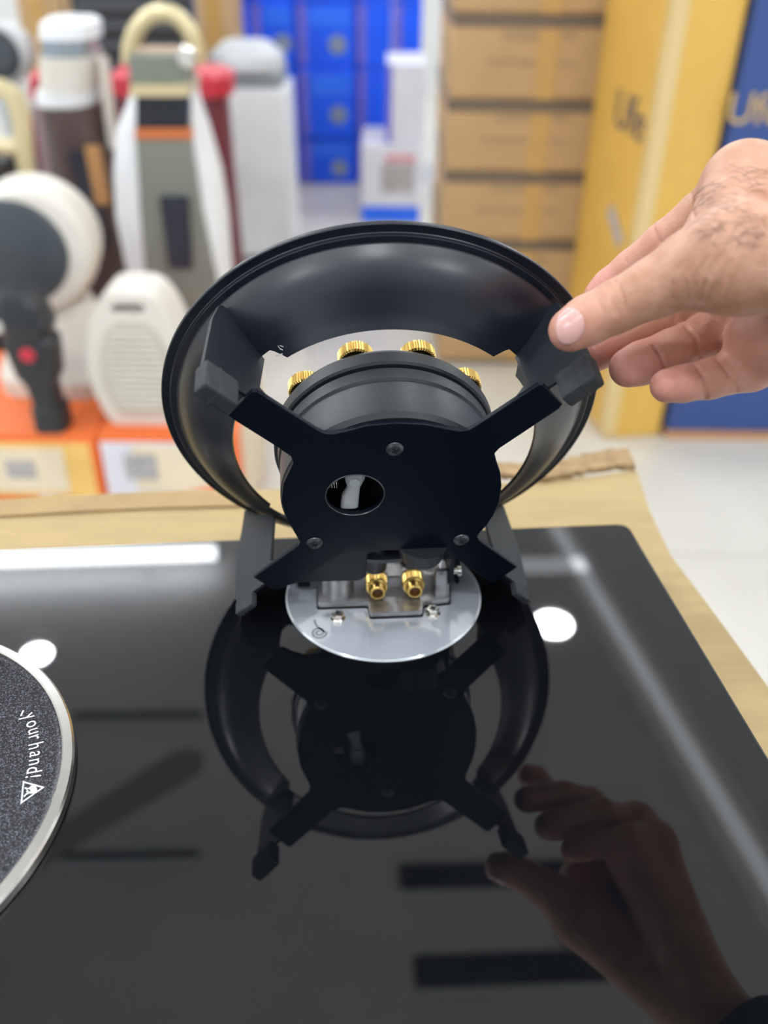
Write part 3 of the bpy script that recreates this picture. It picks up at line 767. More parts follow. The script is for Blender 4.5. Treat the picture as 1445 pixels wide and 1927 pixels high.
# the skin's own colour: pinker finger ends and knuckles
pink = np.zeros(nv)
for nm_, ch in FING.items():
    d = np.linalg.norm(co - ch[0][0], axis=1); pink = np.maximum(pink, np.exp(-(d / .017) ** 2) * (.55 if nm_ == 'thumb' else 1.0))
    if nm_ != 'thumb':
        for c_, _ in ch[1:4]: pink = np.maximum(pink, .55 * np.exp(-(np.linalg.norm(co - c_, axis=1) / .016) ** 2))
for x, y, d_ in ((1445, 640, .325), (1430, 560, .325)):
    pink = np.maximum(pink, .7 * np.exp(-(np.linalg.norm(co - np.array(at_d(x, y, d_)), axis=1) / .03) ** 2))
at_ = me.attributes.new('pink', 'FLOAT', 'POINT'); at_.data.foreach_set('value', pink.astype(np.float32))
me.polygons.foreach_set('use_smooth', [True] * len(me.polygons))
Ms = mat('skin', (.56, .33, .235), .45, spec=.4, sss=.12, bump=.25, bscale=1100)
nt = Ms.node_tree; b = nt.nodes['Principled BSDF']
an = nt.nodes.new('ShaderNodeAttribute'); an.attribute_name = 'pink'
tc = nt.nodes.new('ShaderNodeTexCoord'); nz = nt.nodes.new('ShaderNodeTexNoise'); nz.inputs['Scale'].default_value = 130; nz.inputs['Detail'].default_value = 5
nt.links.new(tc.outputs['Object'], nz.inputs['Vector'])
rp = nt.nodes.new('ShaderNodeValToRGB'); rp.color_ramp.elements[0].position = .35; rp.color_ramp.elements[0].color = (.50, .255, .155, 1); rp.color_ramp.elements[1].position = .68; rp.color_ramp.elements[1].color = (.63, .355, .245, 1)
nt.links.new(nz.outputs['Fac'], rp.inputs[0])
mx = nt.nodes.new('ShaderNodeMix'); mx.data_type = 'RGBA'
nt.links.new(an.outputs['Fac'], mx.inputs['Factor']); nt.links.new(rp.outputs[0], mx.inputs['A']); mx.inputs['B'].default_value = (.67, .29, .235, 1)
nt.links.new(mx.outputs['Result'], b.inputs['Base Color'])
me.materials.append(Ms)
person = thing('person', 'bare hand reaching in from a black sleeve, thumb and fingers pinching the burner', 'person', (0, 0, 0))
hand = bpy.data.objects.new('hand', me); COL.objects.link(hand); hand.parent = person
# thumb nail: a curved plate laid on the thumb
outl = [(1048, 632), (1046, 612), (1052, 594), (1064, 583), (1079, 580), (1091, 588), (1098, 602), (1099, 617), (1093, 632), (1082, 643), (1067, 648), (1055, 644)]
cxn, cyn = 1073, 613
bm = NB(); rings = []
for s_ in (0, .3, .55, .75, .9, 1.0, 1.03):
    R = []
    for i in range(48):
        u = i / 48 * len(outl); i0 = int(u); fr = u - i0
        p0, p1, p2, p3 = [outl[(i0 + k) % len(outl)] for k in (-1, 0, 1, 2)]
        cat = lambda a, b_, c_, d_: .5 * (2 * b_ + (c_ - a) * fr + (2 * a - 5 * b_ + 4 * c_ - d_) * fr ** 2 + (3 * b_ - a - 3 * c_ + d_) * fr ** 3)
        x, y = cat(p0[0], p1[0], p2[0], p3[0]), cat(p0[1], p1[1], p2[1], p3[1])
        x, y = cxn + (x - cxn) * s_, cyn + (y - cyn) * s_
        h, n_ = hit(x, y)
        if h is None: h, n_ = at_d(x, y, .309), Vector((0, -1, 0))
        off = .0006 if s_ < .95 else (.0005 if s_ < 1.01 else -.0004)
        R.append(bm.verts.new(h + n_ * off))
        if s_ == 0: break
    rings.append(R)
for A_, B_ in zip(rings, rings[1:]):
    for i in range(48):
        if len(A_) == 1: bm.faces.new((A_[0], B_[i], B_[(i + 1) % 48]))
        else: bm.faces.new((A_[i], A_[(i + 1) % 48], B_[(i + 1) % 48], B_[i]))
for _ in range(3): bmesh.ops.smooth_vert(bm, verts=[v for R in rings[:-2] for v in R], factor=.5, use_axis_x=True, use_axis_y=True, use_axis_z=True)
nail = obj('thumb_nail', bm, mat('nail', (.70, .40, .365), .22, spec=.5, sss=.1, noise=.06, nscale=150), person, angle=3)
# dark hairs on the back of the hand
hm = NB()
for i in range(120):
    x = random.uniform(1325, 1450); y = random.uniform(300, 470)
    if y < 300 + (1445 - x) * .35 or y > 480 - (x - 1330) * .15: continue
    h, n_ = hit(x, y)
    if h is None or h.y > .36: continue
    a = random.uniform(2.3, 4.0); L = random.uniform(.004, .009)
    d = (right * math.cos(a) + upv * -math.sin(a)); d = (d - n_ * d.dot(n_)).normalized(); s_ = n_.cross(d) * random.uniform(-.5, .5)
    pts = [h + n_ * .0001 + (d * u + s_ * u * u) * L + n_ * (.0012 * math.sin(PI * u * .8)) for u in (0, .25, .5, .75, 1)]
    tube(hm, pts, [.00006, .00006, .00005, .00004, .00002], 4)
tag(obj('hand_hair', hm, M_hair, person), kind='stuff')
# black sleeve
ctrl = [(WR + (.012, -.021, -.003), 27), (WR + (.030, -.053, -.008), 31), (WR + (.07, -.12, -.02), 37), (WR + (.12, -.20, -.05), 42), (WR + (.13, -.42, -.01), 50), (WR + (.06, -.66, .06), 58)]
bm = NB()
pts, rad = [], []
for i in range(len(ctrl) - 1):
    for u in np.linspace(0, 1, 8, endpoint=(i == len(ctrl) - 2)):
        pts.append(Vector(ctrl[i][0] + (ctrl[i + 1][0] - ctrl[i][0]) * u)); rad.append((ctrl[i][1] + (ctrl[i + 1][1] - ctrl[i][1]) * u + 1.2 * math.sin(len(pts) * 1.3)) * mm)
pts = [pts[0] + (pts[1] - pts[0]) * .2] + pts; rad = [rad[0] - .003] + rad
tube(bm, pts, rad, 36)
obj('sleeve', bm, M_sleeve, person)

# the rest of the person stands behind the camera in dark clothes (mirrored in the satin steel)
bm = NB(); loft(bm, [(.03, -.46, -.30, .19, .12, 2.6), (.03, -.46, -.12, .18, .115, 2.6), (.03, -.46, .12, .21, .125, 2.6), (.04, -.46, .27, .23, .12, 2.8), (.04, -.46, .33, .20, .10, 2.4), (.04, -.455, .37, .09, .07, 2), (.04, -.45, .43, .062, .064, 2)], 40)
obj('jacket', bm, M_sleeve, person)
bm = NB(); loft(bm, [(.04, -.45, .40, .052, .055, 2), (.04, -.445, .45, .055, .065, 2), (.04, -.43, .49, .066, .085, 2.2), (.04, -.43, .55, .075, .095, 2.2), (.04, -.435, .62, .073, .092, 2.1), (.04, -.44, .66, .05, .065, 2)], 32)
obj('head', bm, Ms, person)
bm = NB(); loft(bm, [(.04, -.455, .53, .079, .085, 2.1), (.04, -.45, .60, .082, .09, 2.1), (.04, -.445, .655, .062, .075, 2), (.04, -.445, .68, .03, .035, 2)], 32)
obj('hair', bm, M_hair, person)
for sx in (-.075, .135):
    bm = NB(); loft(bm, [(sx, -.46, -.75, .05, .10, 2.4), (sx, -.46, -.70, .05, .07, 2.4), (sx, -.46, -.5, .075, .08, 2.2), (sx, -.46, -.28, .09, .10, 2.2)], 28); obj('trouser_leg', bm, M_sleeve, person)

# ------------------------------------------------------------------ goods behind: cartons
def carton(name, label, cat_, x0, x1, y0, y1, z0, z1, M, group=None, rz=0.0, bev=.006):
    """a box thing whose base centre is the empty; x/y are world extents before the turn about the front left corner."""
    c = Vector(((x0 + x1) / 2, (y0 + y1) / 2, z0))
    if rz: c = Vector((x0, y0, z0)) + Matrix.Rotation(rz, 3, 'Z') @ (c - Vector((x0, y0, z0)))
    t_ = thing(name, label, cat_, c, rz, group)
    bm = NB(); box(bm, (0, 0, (z1 - z0) / 2), (x1 - x0, y1 - y0, z1 - z0), bev); obj('box_body', bm, M, t_)
    return t_, (x1 - x0), (y1 - y0), (z1 - z0)
def patch(t_, name, M, x0, x1, z0, z1, yf, th=.0015, poly=None):
    """flat print or tape on the front face of a carton (local x, z)."""
    bm = NB()
    if poly:
        prism(bm, poly, -th, th)
        bmesh.ops.transform(bm, matrix=Matrix(((1, 0, 0, 0), (0, 0, 1, yf), (0, 1, 0, 0), (0, 0, 0, 1))), verts=bm.verts[:])
    else: box(bm, ((x0 + x1) / 2, yf, (z0 + z1) / 2), (x1 - x0, th * 2, z1 - z0))
    return obj(name, bm, M, t_, False)

# kraft carton stack
SY = 2.20
zs = [FLOOR_Z + .012] + [at_y(840, y, SY).z for y in (598, 450, 322, 186, 24)] + [at_y(840, 24, SY).z + .24]
xl, xr = at_y(838, 320, SY).x, at_y(1108, 320, SY).x
names = ['kraft carton standing on the floor at the bottom of the stack', 'second kraft carton from the floor in the banded stack', 'third kraft carton from the floor in the banded stack',
         'fourth kraft carton from the floor in the banded stack', 'fifth kraft carton from the floor in the banded stack', 'topmost kraft carton of the stack cut by the picture top']
for i in range(6):
    dx = random.uniform(-.004, .004)
    t_, W, D, h_ = carton('kraft_carton', names[i], 'carton', xl + dx, xr + dx, SY, SY + .52, zs[i] + (.0 if i == 0 else .001), zs[i + 1], M_kraft, 'kraft cartons stacked behind the burner')
    bm = NB(); box(bm, (0, 0, h_ - .014), (W + .003, D + .003, .026), .002, 1); obj('seam_band', bm, M_darkbrown, t_)  # dark brown band marks the seam at the carton's top
    patch(t_, 'tape', M_tape, .02, .065, .0, h_ - .03, -D / 2 - .001)
    patch(t_, 'printed_line', mat('kraft_print', (.40, .27, .15), .7), -.06, .10, h_ * .72, h_ * .80, -D / 2 - .001, .0012)
    patch(t_, 'printed_line', MATS['kraft_print'], -.09, .10, h_ * .42, h_ * .47, -D / 2 - .001, .0012)
    bm = NB(); box(bm, (-W / 2 - .001, -.12, h_ * .42), (.0025, .08, .07)); obj('side_mark', bm, MATS['kraft_print'], t_, False)
bm = NB(); box(bm, ((xl + xr) / 2, SY + .26, FLOOR_Z + .006), (xr - xl - .01, .50, .0115), .001, 1); tag(obj('pallet_sheet', bm, M_darkbrown), 'thin dark base sheet under the kraft carton stack', 'pallet')

# tall yellow cartons and navy carton at the right
Y0 = on_z(1134, 826, FLOOR_Z); Y1 = on_z(1242, 822, FLOOR_Z)
rz = math.atan2(Y1.y - Y0.y, Y1.x - Y0.x)
t_, W, D, h_ = carton('yellow_carton', 'tall yellow carton with a dark word on its narrow side, beside the kraft stack', 'carton', Y0.x, Y0.x + (Y1 - Y0).length, Y0.y, Y0.y + .36, FLOOR_Z, .30, M_yellow, None, rz + .03)
bm = NB(); box(bm, (-W / 2 + .012, -D / 2 - .001, h_ / 2), (.03, .002, h_ - .02)); box(bm, (-W / 2 - .001, -D / 2 + .014, h_ / 2), (.002, .03, h_ - .02)); obj('edge_tape', bm, mat('clear_tape', (.70, .52, .24), .25), t_, False)
wz = at_y(1195, 190, Y0.y + .18).z - FLOOR_Z
text_mesh('printed_word', 'Ufe', .105, M_darkp, t_, Matrix.Translation((-W / 2 - .002, -.05, wz - .02)) @ Matrix.Rotation(-PI / 2, 4, 'Z') @ Matrix.Rotation(PI / 2, 4, 'X'), 1.15, .0005)
wz2 = at_y(1165, 430, Y0.y + .1).z - FLOOR_Z
bm = NB(); box(bm, (-W / 2 - .0015, -.06, wz2), (.003, .10, .03), rot=Matrix.Rotation(.5, 4, 'X')); obj('printed_mark', bm, M_greyp, t_, False)
B0 = on_z(1248, 812, FLOOR_Z)
t_, W, D, h_ = carton('navy_carton', 'tall navy blue carton with gold script at the right behind the hand', 'carton', Y1.x + .006, Y1.x + .46, Y1.y - .012, Y1.y + .30, FLOOR_Z + .022, .32, M_navy)
gp = at_y(1408, 207, Y1.y - .012)
text_mesh('gold_script', 'Ufe', .078, M_goldp, t_, Matrix.Translation((gp.x - (Y1.x + .233) + .012, -D / 2 - .002, gp.z - FLOOR_Z - .022)) @ Matrix.Rotation(PI / 2, 4, 'X'), .95, .0005)
bm = NB(); box(bm, (Y1.x + .233, Y1.y + .144, FLOOR_Z + .0105), (.45, .308, .021), .002, 1); tag(obj('carton_tray', bm, mat('orange_tray', (.55, .27, .12), .6)), 'low orange-brown tray under the navy carton', 'tray')

# blue cartons far behind
BY = 3.93
cols = [(432, 478), (480, 560), (563, 668), (671, 735), (737, 790)]
rows_y = [352, 262, 128, 2]
pos = ['leftmost', 'second from left', 'middle', 'second from right', 'rightmost']; lev = ['on the floor', 'on the second level', 'on the third level', 'on the top level']
for i, (a, b) in enumerate(cols):
    xa, xb = at_y(a, 180, BY).x, at_y(b, 180, BY).x
    zz = [FLOOR_Z] + [at_y(600, y, BY).z for y in rows_y[1:]] + [at_y(600, 2, BY).z + .3]
    for k in range(4):
        dy = random.uniform(0, .02) + (.02 if i in (1, 3) else 0)
        t_, W, D, h_ = carton('blue_carton', f'bright blue carton {lev[k]} of the {pos[i]} blue column', 'carton', xa, xb, BY + dy, BY + dy + .4, zz[k] + .001, zz[k + 1], M_blue, 'blue cartons stacked far behind')
        patch(t_, 'side_band', M_violet, -W / 2 + .004, -W / 2 + .035, .01, h_ - .01, -D / 2 - .001)
        if W > .15:
            patch(t_, 'light_panel', M_bluelt, -W / 2 + .05, W / 2 - .02, h_ * .62, h_ * .9, -D / 2 - .001)
            bm = NB(); lathe(bm, [(0, .001), (.035, .001), (.035, -.001), (0, -.001)], 24, Matrix.Translation((W * .2, -D / 2 - .001, h_ * .35)) @ Matrix.Rotation(PI / 2, 4, 'X')); obj('round_print', bm, mat('olive_print', (.22, .27, .38), .5), t_, False)
# white boxes in front of the blue ones
WY = 3.42
a = on_z(680, 417, FLOOR_Z)
t_, W, D, h_ = carton('white_box', 'white box with a dark picture and blue foot, low beside the kraft stack', 'box', at_y(680, 350, WY).x, at_y(790, 350, WY).x, WY, WY + .3, FLOOR_Z, at_y(720, 272, WY).z, M_lilac)
patch(t_, 'blue_foot', M_bluelt, -W / 2, W / 2, .0, .06, -D / 2 - .001); patch(t_, 'dark_picture', M_greyp, .02 - W / 4, W / 4 + .03, .11, .21, -D / 2 - .001); patch(t_, 'red_line', mat('pink_print', (.75, .35, .38), .5), -.02, W / 2 - .02, h_ - .06, h_ - .035, -D / 2 - .001)
t_, W, D, h_ = carton('white_box', 'plain pale box standing higher up against the blue cartons', 'box', at_y(726, 200, WY).x, at_y(800, 200, WY).x, WY + .02, WY + .3, at_y(720, 272, WY).z + .001, at_y(740, 120, WY + .02).z, M_lilac)
patch(t_, 'violet_side', M_violet, -W / 2 + .0, -W / 2 + .02, .0, h_, -D / 2 - .001)

# cartons at the top left
for nm_, lb, xa, xb, yb_, yt, YY, M_ in [('kraft_carton', 'kraft carton behind the tower heater with the silver head', 40, 112, 330, -40, 3.2, M_kraft), ('kraft_carton', 'narrow kraft carton between the ring-handled heater and the blue cartons', 372, 436, 400, -60, 3.45, M_kraft), ('navy_box', 'dark blue box peeping out behind the kraft carton at top left', 112, 160, 330, -40, 3.55, M_navy)]:
    xa, xb = at_y(xa, 60, YY).x, at_y(xb, 60, YY).x
    t_, W, D, h_ = carton(nm_, lb, 'carton', xa, xb, YY, YY + .3, FLOOR_Z, at_y(80, yt, YY).z, M_)
    patch(t_, 'tape', M_tape, -.02, .02, .0, h_, -D / 2 - .001)

# ------------------------------------------------------------------ orange cartons carrying the small heaters
OZ = -.505; OY = 1.375
xs = [at_y(-170, 850, OY).x, at_y(184, 850, OY).x, at_y(446, 850, OY).x]
for i, lb in enumerate(('orange and yellow carton with cream label carrying the round heater', 'orange carton with lilac-white front panel carrying the beige fan heater')):
    t_, W, D, h_ = carton('orange_carton', lb, 'carton', xs[i] + .001, xs[i + 1] - .001, OY, OY + .34, FLOOR_Z, OZ, M_orange, 'orange heater cartons')
    yf = -D / 2 - .001
    z1 = h_ - .012
    if i == 0:
        patch(t_, 'yellow_panel', M_yelprint, -W / 2 + .01, W / 2 - .012, z1 - .115, z1 - .005, yf)
        patch(t_, 'cream_label', M_creamp, -W / 2 + .02, W / 2 - .06, z1 - .105, z1 - .015, yf - .002)
        patch(t_, 'grey_mark', M_greyp, .00, .05, z1 - .075, z1 - .040, yf - .004)
        patch(t_, 'white_wave', M_lilac, 0, 0, 0, 0, yf - .004, poly=[(W / 2 - .16, z1 - .14), (W / 2 - .11, z1 - .112), (W / 2 - .06, z1 - .120), (W / 2 - .02, z1 - .118), (W / 2 - .02, z1 - .17), (W / 2 - .16, z1 - .17)])
    else:
        patch(t_, 'lilac_panel', M_lilac, -W / 2 + .006, W / 2 - .05, z1 - .15, z1 - .002, yf)
        patch(t_, 'cream_label', M_creamp, -W / 2 + .06, W / 2 - .03, z1 - .10, z1 - .008, yf - .002)
        patch(t_, 'grey_mark', M_greyp, -W / 2 + .045, -W / 2 + .10, z1 - .075, z1 - .025, yf - .004)
        patch(t_, 'orange_swoosh', M_orange, 0, 0, 0, 0, yf - .004, poly=[(-.03, z1 - .125), (.03, z1 - .10), (.09, z1 - .085), (W / 2 - .01, z1 - .08), (W / 2 - .01, z1 - .105), (.06, z1 - .115), (0, z1 - .135)])
        bm = NB(); box(bm, (W / 2 + .0012, .02, h_ / 2), (.0024, D - .06, h_ - .03)); obj('side_panel', bm, M_creamp, t_, False)
        patch(t_, 'blue_corner', M_violet, -W / 2 + .004, -W / 2 + .03, z1 - .14, z1 - .12, yf - .005)

# beige fan heater
FY = 1.46
c = at_y(275, 786, FY - .05); top = at_y(275, 532, FY)
hh = top.z - OZ; sc_ = hh / .255
fh = thing('fan_heater', 'small beige fan heater with carrying handle and ribbed grille', 'fan heater', (at_y(275, 700, FY).x, FY, OZ))
hw = (at_y(366, 690, FY).x - at_y(184, 690, FY).x) / 2
prof_ = [(.62, 0), (.70, .02), (.82, .10), (.96, .28), (1.0, .42), (.97, .55), (.86, .72), (.72, .86), (.55, .95), (.34, 1.0)]
pl = [(hw * a, hh * b_) for a, b_ in prof_]; pl = pl + [(-x, z) for x, z in pl[::-1]]
hz0, hz1 = hh * .865, hh * .925
hl = round_poly([(-hw * .36, hz0), (hw * .36, hz0), (hw * .30, hz1), (-hw * .30, hz1)], .008, 4)
bm = NB(); prism(bm, round_poly(pl, .012, 3), -.05, .05, holes=[hl], bev=.010)
bmesh.ops.transform(bm, matrix=Matrix(((1, 0, 0, 0), (0, 0, 1, 0), (0, 1, 0, 0), (0, 0, 0, 1))), verts=bm.verts[:])
obj('shell', bm, M_cream, fh)
bm = NB()
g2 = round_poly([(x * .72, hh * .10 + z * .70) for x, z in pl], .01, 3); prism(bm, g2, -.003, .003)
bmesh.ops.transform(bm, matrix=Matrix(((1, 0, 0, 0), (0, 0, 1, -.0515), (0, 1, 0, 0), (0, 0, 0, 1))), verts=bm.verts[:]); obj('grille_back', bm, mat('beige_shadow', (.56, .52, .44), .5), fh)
bm = NB()
for k in range(13):
    z = hh * (.16 + .047 * k); ww = hw * .60 * math.sqrt(max(.05, 1 - ((k - 6) / 8) ** 2)); box(bm, (0, -.0565, z), (ww * 2, .005, .0045), .001, 1)
obj('grille_rib', bm, M_cream, fh)
for s_ in (-1, 1):
    bm = NB(); box(bm, (s_ * hw * .42, 0, -.0 + .002), (.03, .085, .004), .001, 1); obj('foot', bm, M_cream, fh)

# round heater with slate grille
RYY = 1.55
ctr = at_y(30, 470, RYY); rad_ = (at_y(150, 470, RYY).x - ctr.x); zc = ctr.z - OZ
rh = thing('round_heater', 'round cream heater with dark slate disc front, on the orange cartons', 'heater', (ctr.x, RYY, OZ))
Mr = Matrix.Translation((0, 0, zc)) @ Matrix.Rotation(.12, 4, 'Z') @ Matrix.Rotation(PI / 2, 4, 'X')
pxr = rad_ / 120; Mc = Matrix.Translation((26 * pxr, .0, -.002)) @ Mr; rc = 122 * pxr; rad_ = 100 * pxr
bm = NB(); lathe(bm, [(0, -.12), (rc * .8, -.12), (rc * .97, -.09), (rc, -.03), (rc * .97, .0), (rc * .90, .015), (rc * .84, .017), (0, .012)], 64, Mc); obj('cream_drum', bm, M_cream, rh)
bm = NB(); lathe(bm, [(0, .036), (rad_ * .6, .034), (rad_ * .92, .027), (rad_, .018), (0, .012)], 64, Mr); obj('slate_disc', bm, M_darkplas, rh)
bm = NB()
for k in range(1, 5): lathe(bm, [(rad_ * .17 * k - .002, .0345 - .0004 * k * k), (rad_ * .17 * k, .0372 - .0004 * k * k), (rad_ * .17 * k + .002, .0345 - .0004 * k * k)], 48, Mr)
obj('grille_rings', bm, mat('slate_ring', (.075, .09, .10), .5), rh)
bm = NB(); loft(bm, [(.03, .04, 0, rad_ * 1.25, .09, 3), (.03, .04, .03, rad_ * 1.26, .09, 3), (.03, .05, .07, rad_ * 1.1, .07, 2.6), (.02, .06, zc * .6, rad_ * .8, .05, 2.4)], 40); obj('base', bm, M_cream, rh)

# black plug-in gadget with red button
GY = 1.405
gx = at_y(74, 690, GY).x; gh = at_y(60, 545, GY).z - OZ; u = gh
gd = thing('plug_heater', 'black upright plug-in gadget with red button in front of the round heater', 'gadget', (gx, GY, OZ))
bm = NB(); loft(bm, [(.004, 0, 0, u * .115, .030, 4), (.004, 0, u * .17, u * .115, .030, 4), (.003, 0, u * .18, u * .09, .026, 4), (.001, 0, u * .34, u * .10, .026, 4), (0, 0, u * .42, u * .15, .03, 4), (-.002, 0, u * .66, u * .175, .034, 4), (-.003, 0, u * .70, u * .14, .032, 4)], 32); obj('body', bm, M_blackplas, gd)
bm = NB(); loft(bm, [(-.004, 0, u * .70, u * .15, .034, 3), (-.006, 0, u * .78, u * .19, .04, 3), (-.008, 0, u * .92, u * .16, .036, 3), (-.008, 0, u, u * .10, .028, 2.5)], 32); obj('head', bm, M_blackplas, gd)
bm = NB(); lathe(bm, [(0, .006), (.010, .005), (.013, 0), (0, -.002)], 32, Matrix.Translation((-.002, -.033, u * .60)) @ Matrix.Rotation(PI / 2, 4, 'X')); obj('red_button', bm, M_red, gd)
bm = NB(); lathe(bm, [(0, .006), (.009, .004), (.011, 0), (0, -.002)], 32, Matrix.Translation((-u * .15, -.036, u * .80)) @ Matrix.Rotation(PI / 2, 4, 'X')); obj('silver_highlight', bm, M_chrome, gd)  # chrome disc stands in for the round highlight on the head

# ------------------------------------------------------------------ tower heaters on the floor
def TX(t_, rel, py, yoff=0.0): return at_y(t_['axis_px'] + rel, py, t_.location.y + yoff).x - t_.location.x
def TW(t_, hw, py): return TX(t_, hw, py) - TX(t_, 0, py)
def tower(name, label, Y, xc_px, y_ref, M_shell, M_front, halfw, bands, handle=None, dpt=.09, window=None, top_px=None, front_w=.6):
    """bands: (y_px, half-width factor) outline from bottom to top as seen; built as a lofted shell with a proud front panel."""
    base = at_y(xc_px[0], y_ref, Y)
    def Z(py): return at_y(xc_px[0], py, Y).z - FLOOR_Z
    pxm = (at_y(xc_px[0] + 1, y_ref, Y).x - base.x)
    t_ = thing(name, label, 'tower heater', (base.x, Y, FLOOR_Z)); t_['axis_px'] = xc_px[0]
    secs = [(TX(t_, xo, py), 0, max(0, Z(py)), TW(t_, hwp, py), dpt * f_, 2.6) for py, xo, hwp, f_ in bands]
    secs.insert(0, (secs[0][0], 0, 0, secs[0][3] * 1.1, dpt * 1.2, 2.6)); secs.insert(1, (secs[0][0], 0, .03, secs[1][3] * 1.1, dpt * 1.2, 2.6))
    bm = NB(); loft(bm, secs, 40); obj('shell', bm, M_shell, t_)
    return t_, Z, pxm
def front_panel(t_, name, M, Z, pxm, sects, yoff, th=.012):
    """sects: (y_px, x_left, x_right) relative to the tower's axis; tapered panel whose front lies at its own depth."""
    Yf = t_.location.y + yoff - th; xc = t_['axis_px']
    L = [at_y(xc + a, py, Yf) for py, a, b_ in sects]; R = [at_y(xc + b_, py, Yf) for py, a, b_ in sects][::-1]
    bm = NB(); prism(bm, [(v.x - t_.location.x, max(0, v.z - FLOOR_Z)) for v in L + R], -th, th)
    bmesh.ops.transform(bm, matrix=Matrix(((1, 0, 0, 0), (0, 0, 1, yoff), (0, 1, 0, 0), (0, 0, 0, 1))), verts=bm.verts[:])
    return obj(name, bm, M, t_, False)
def arch(t_, name, M, Z, pxm, xc, yb, yt, hw_, r, yoff=0, dx=0):
    pts = []
    for i in range(29):
        a = PI * 1.12 * (i / 28) - PI * .06
        py = yb + (yt - yb) * max(-.1, math.sin(a)); v = at_y(t_['axis_px'] + xc - hw_ * math.cos(a), py, t_.location.y + yoff)
        pts.append((v.x - t_.location.x, yoff, v.z - FLOOR_Z))
    bm = NB(); tube(bm, pts, r, 12); return obj(name, bm, M, t_)

# main: sage front, white wings, champagne ring handle
t_, Z, pm = tower('tower_heater', 'white-winged tower heater with sage front, orange band and champagne ring handle', 1.95, (312,), 300, M_whiteplas, M_sage, 0,
    [(560, 36, 92, 1.0), (480, 24, 98, 1.0), (400, 13, 104, .95), (320, 5, 100, .9), (240, -4, 86, .85), (190, -2, 66, .8), (150, -2, 58, .75)])
front_panel(t_, 'sage_front', M_sage, Z, pm, [(600, -20, 110), (520, -38, 92), (400, -48, 66), (262, -56, 46)], -.088, .012)
front_panel(t_, 'orange_band', mat('orange_trim', (.60, .17, .05), .5), Z, pm, [(264, -58, 48), (242, -58, 46)], -.086, .014)
front_panel(t_, 'black_display', mat('black_display', (.012, .014, .024), .2), Z, pm, [(241, -56, 44), (182, -56, 42)], -.082, .014)
front_panel(t_, 'grey_neck', M_sage, Z, pm, [(182, -66, 40), (105, -72, 34)], -.04, .05)
front_panel(t_, 'champagne_collar', M_gold, Z, pm, [(182, -68, 44), (160, -68, 42)], -.045, .06)
front_panel(t_, 'dark_window', mat('navy_window', (.03, .035, .055), .3), Z, pm, [(505, 6, 50), (370, -12, 42)], -.104, .003)
arch(t_, 'ring_handle', M_gold, Z, pm, -6, 108, 24, 62, .016, -.03)
bm = NB(); cyl(bm, (TX(t_, -64, 96, -.03), -.03, Z(96)), (TX(t_, 44, 96, -.03), -.03, Z(96)), .013); obj('handle_bar', bm, mat('rosy_champagne', (.62, .44, .30), .35), t_)
bm = NB(); lathe(bm, [(0, .01), (.016, .008), (.02, 0), (0, 0)], 24, Matrix.Translation((TX(t_, 40, 108, -.09), -.092, at_y(350, 108, t_.location.y - .09).z - FLOOR_Z)) @ Matrix.Rotation(PI / 2, 4, 'X')); obj('silver_knob', bm, M_chrome, t_)

# brown tower with silver head
t_, Z, pm = tower('tower_heater', 'tower heater with cream head, silver strip and brown body at the left', 2.15, (150,), 250, M_brownp, M_brownp, 0,
    [(520, 46, 62, 1.0), (400, 26, 60, 1.0), (300, 6, 58, .95), (215, -10, 54, .9), (192, -16, 52, .9)])
bm = NB(); loft(bm, [(TX(t_, -20, 190), 0, Z(190), 54 * pm, .085, 2.4), (TX(t_, -20, 165), 0, Z(165), 54 * pm, .085, 2.4)], 40); obj('white_collar', bm, M_whiteplas, t_)
bm = NB(); loft(bm, [(TX(t_, -16, 164), 0, Z(164), 48 * pm, .075, 3), (TX(t_, -16, 100), 0, Z(100), 50 * pm, .075, 3)], 40); obj('cream_head', bm, M_cream, t_)
bm = NB(); loft(bm, [(TX(t_, -16, 100), 0, Z(100), 46 * pm, .073, 3), (TX(t_, -16, 68), 0, Z(68), 46 * pm, .073, 3)], 40); obj('silver_strip', bm, mat('silver_blue', (.32, .38, .44), .25, metal=.5), t_)
bm = NB(); loft(bm, [(TX(t_, -16, 68), 0, Z(68), 50 * pm, .075, 3), (TX(t_, -16, 40), 0, Z(40), 48 * pm, .07, 3), (TX(t_, -16, 32), 0, Z(32), 38 * pm, .055, 3)], 40); obj('pale_cap', bm, M_whiteplas, t_)
front_panel(t_, 'dark_panel', mat('navy_window', (.03, .035, .055), .3), Z, pm, [(460, 18, 60), (285, -22, 10)], -.098, .006)
front_panel(t_, 'orange_label', mat('amber_label', (.58, .30, .12), .5), Z, pm, [(385, 30, 56), (275, 8, 36)], -.106, .004)
front_panel(t_, 'cream_fin', M_cream, Z, pm, [(280, 54, 66), (110, 34, 44)], -.02, .02)
front_panel(t_, 'mauve_side', mat('mauve_plastic', (.34, .25, .27), .4), Z, pm, [(520, -40, 0), (190, -90, -64)], .0, .04)

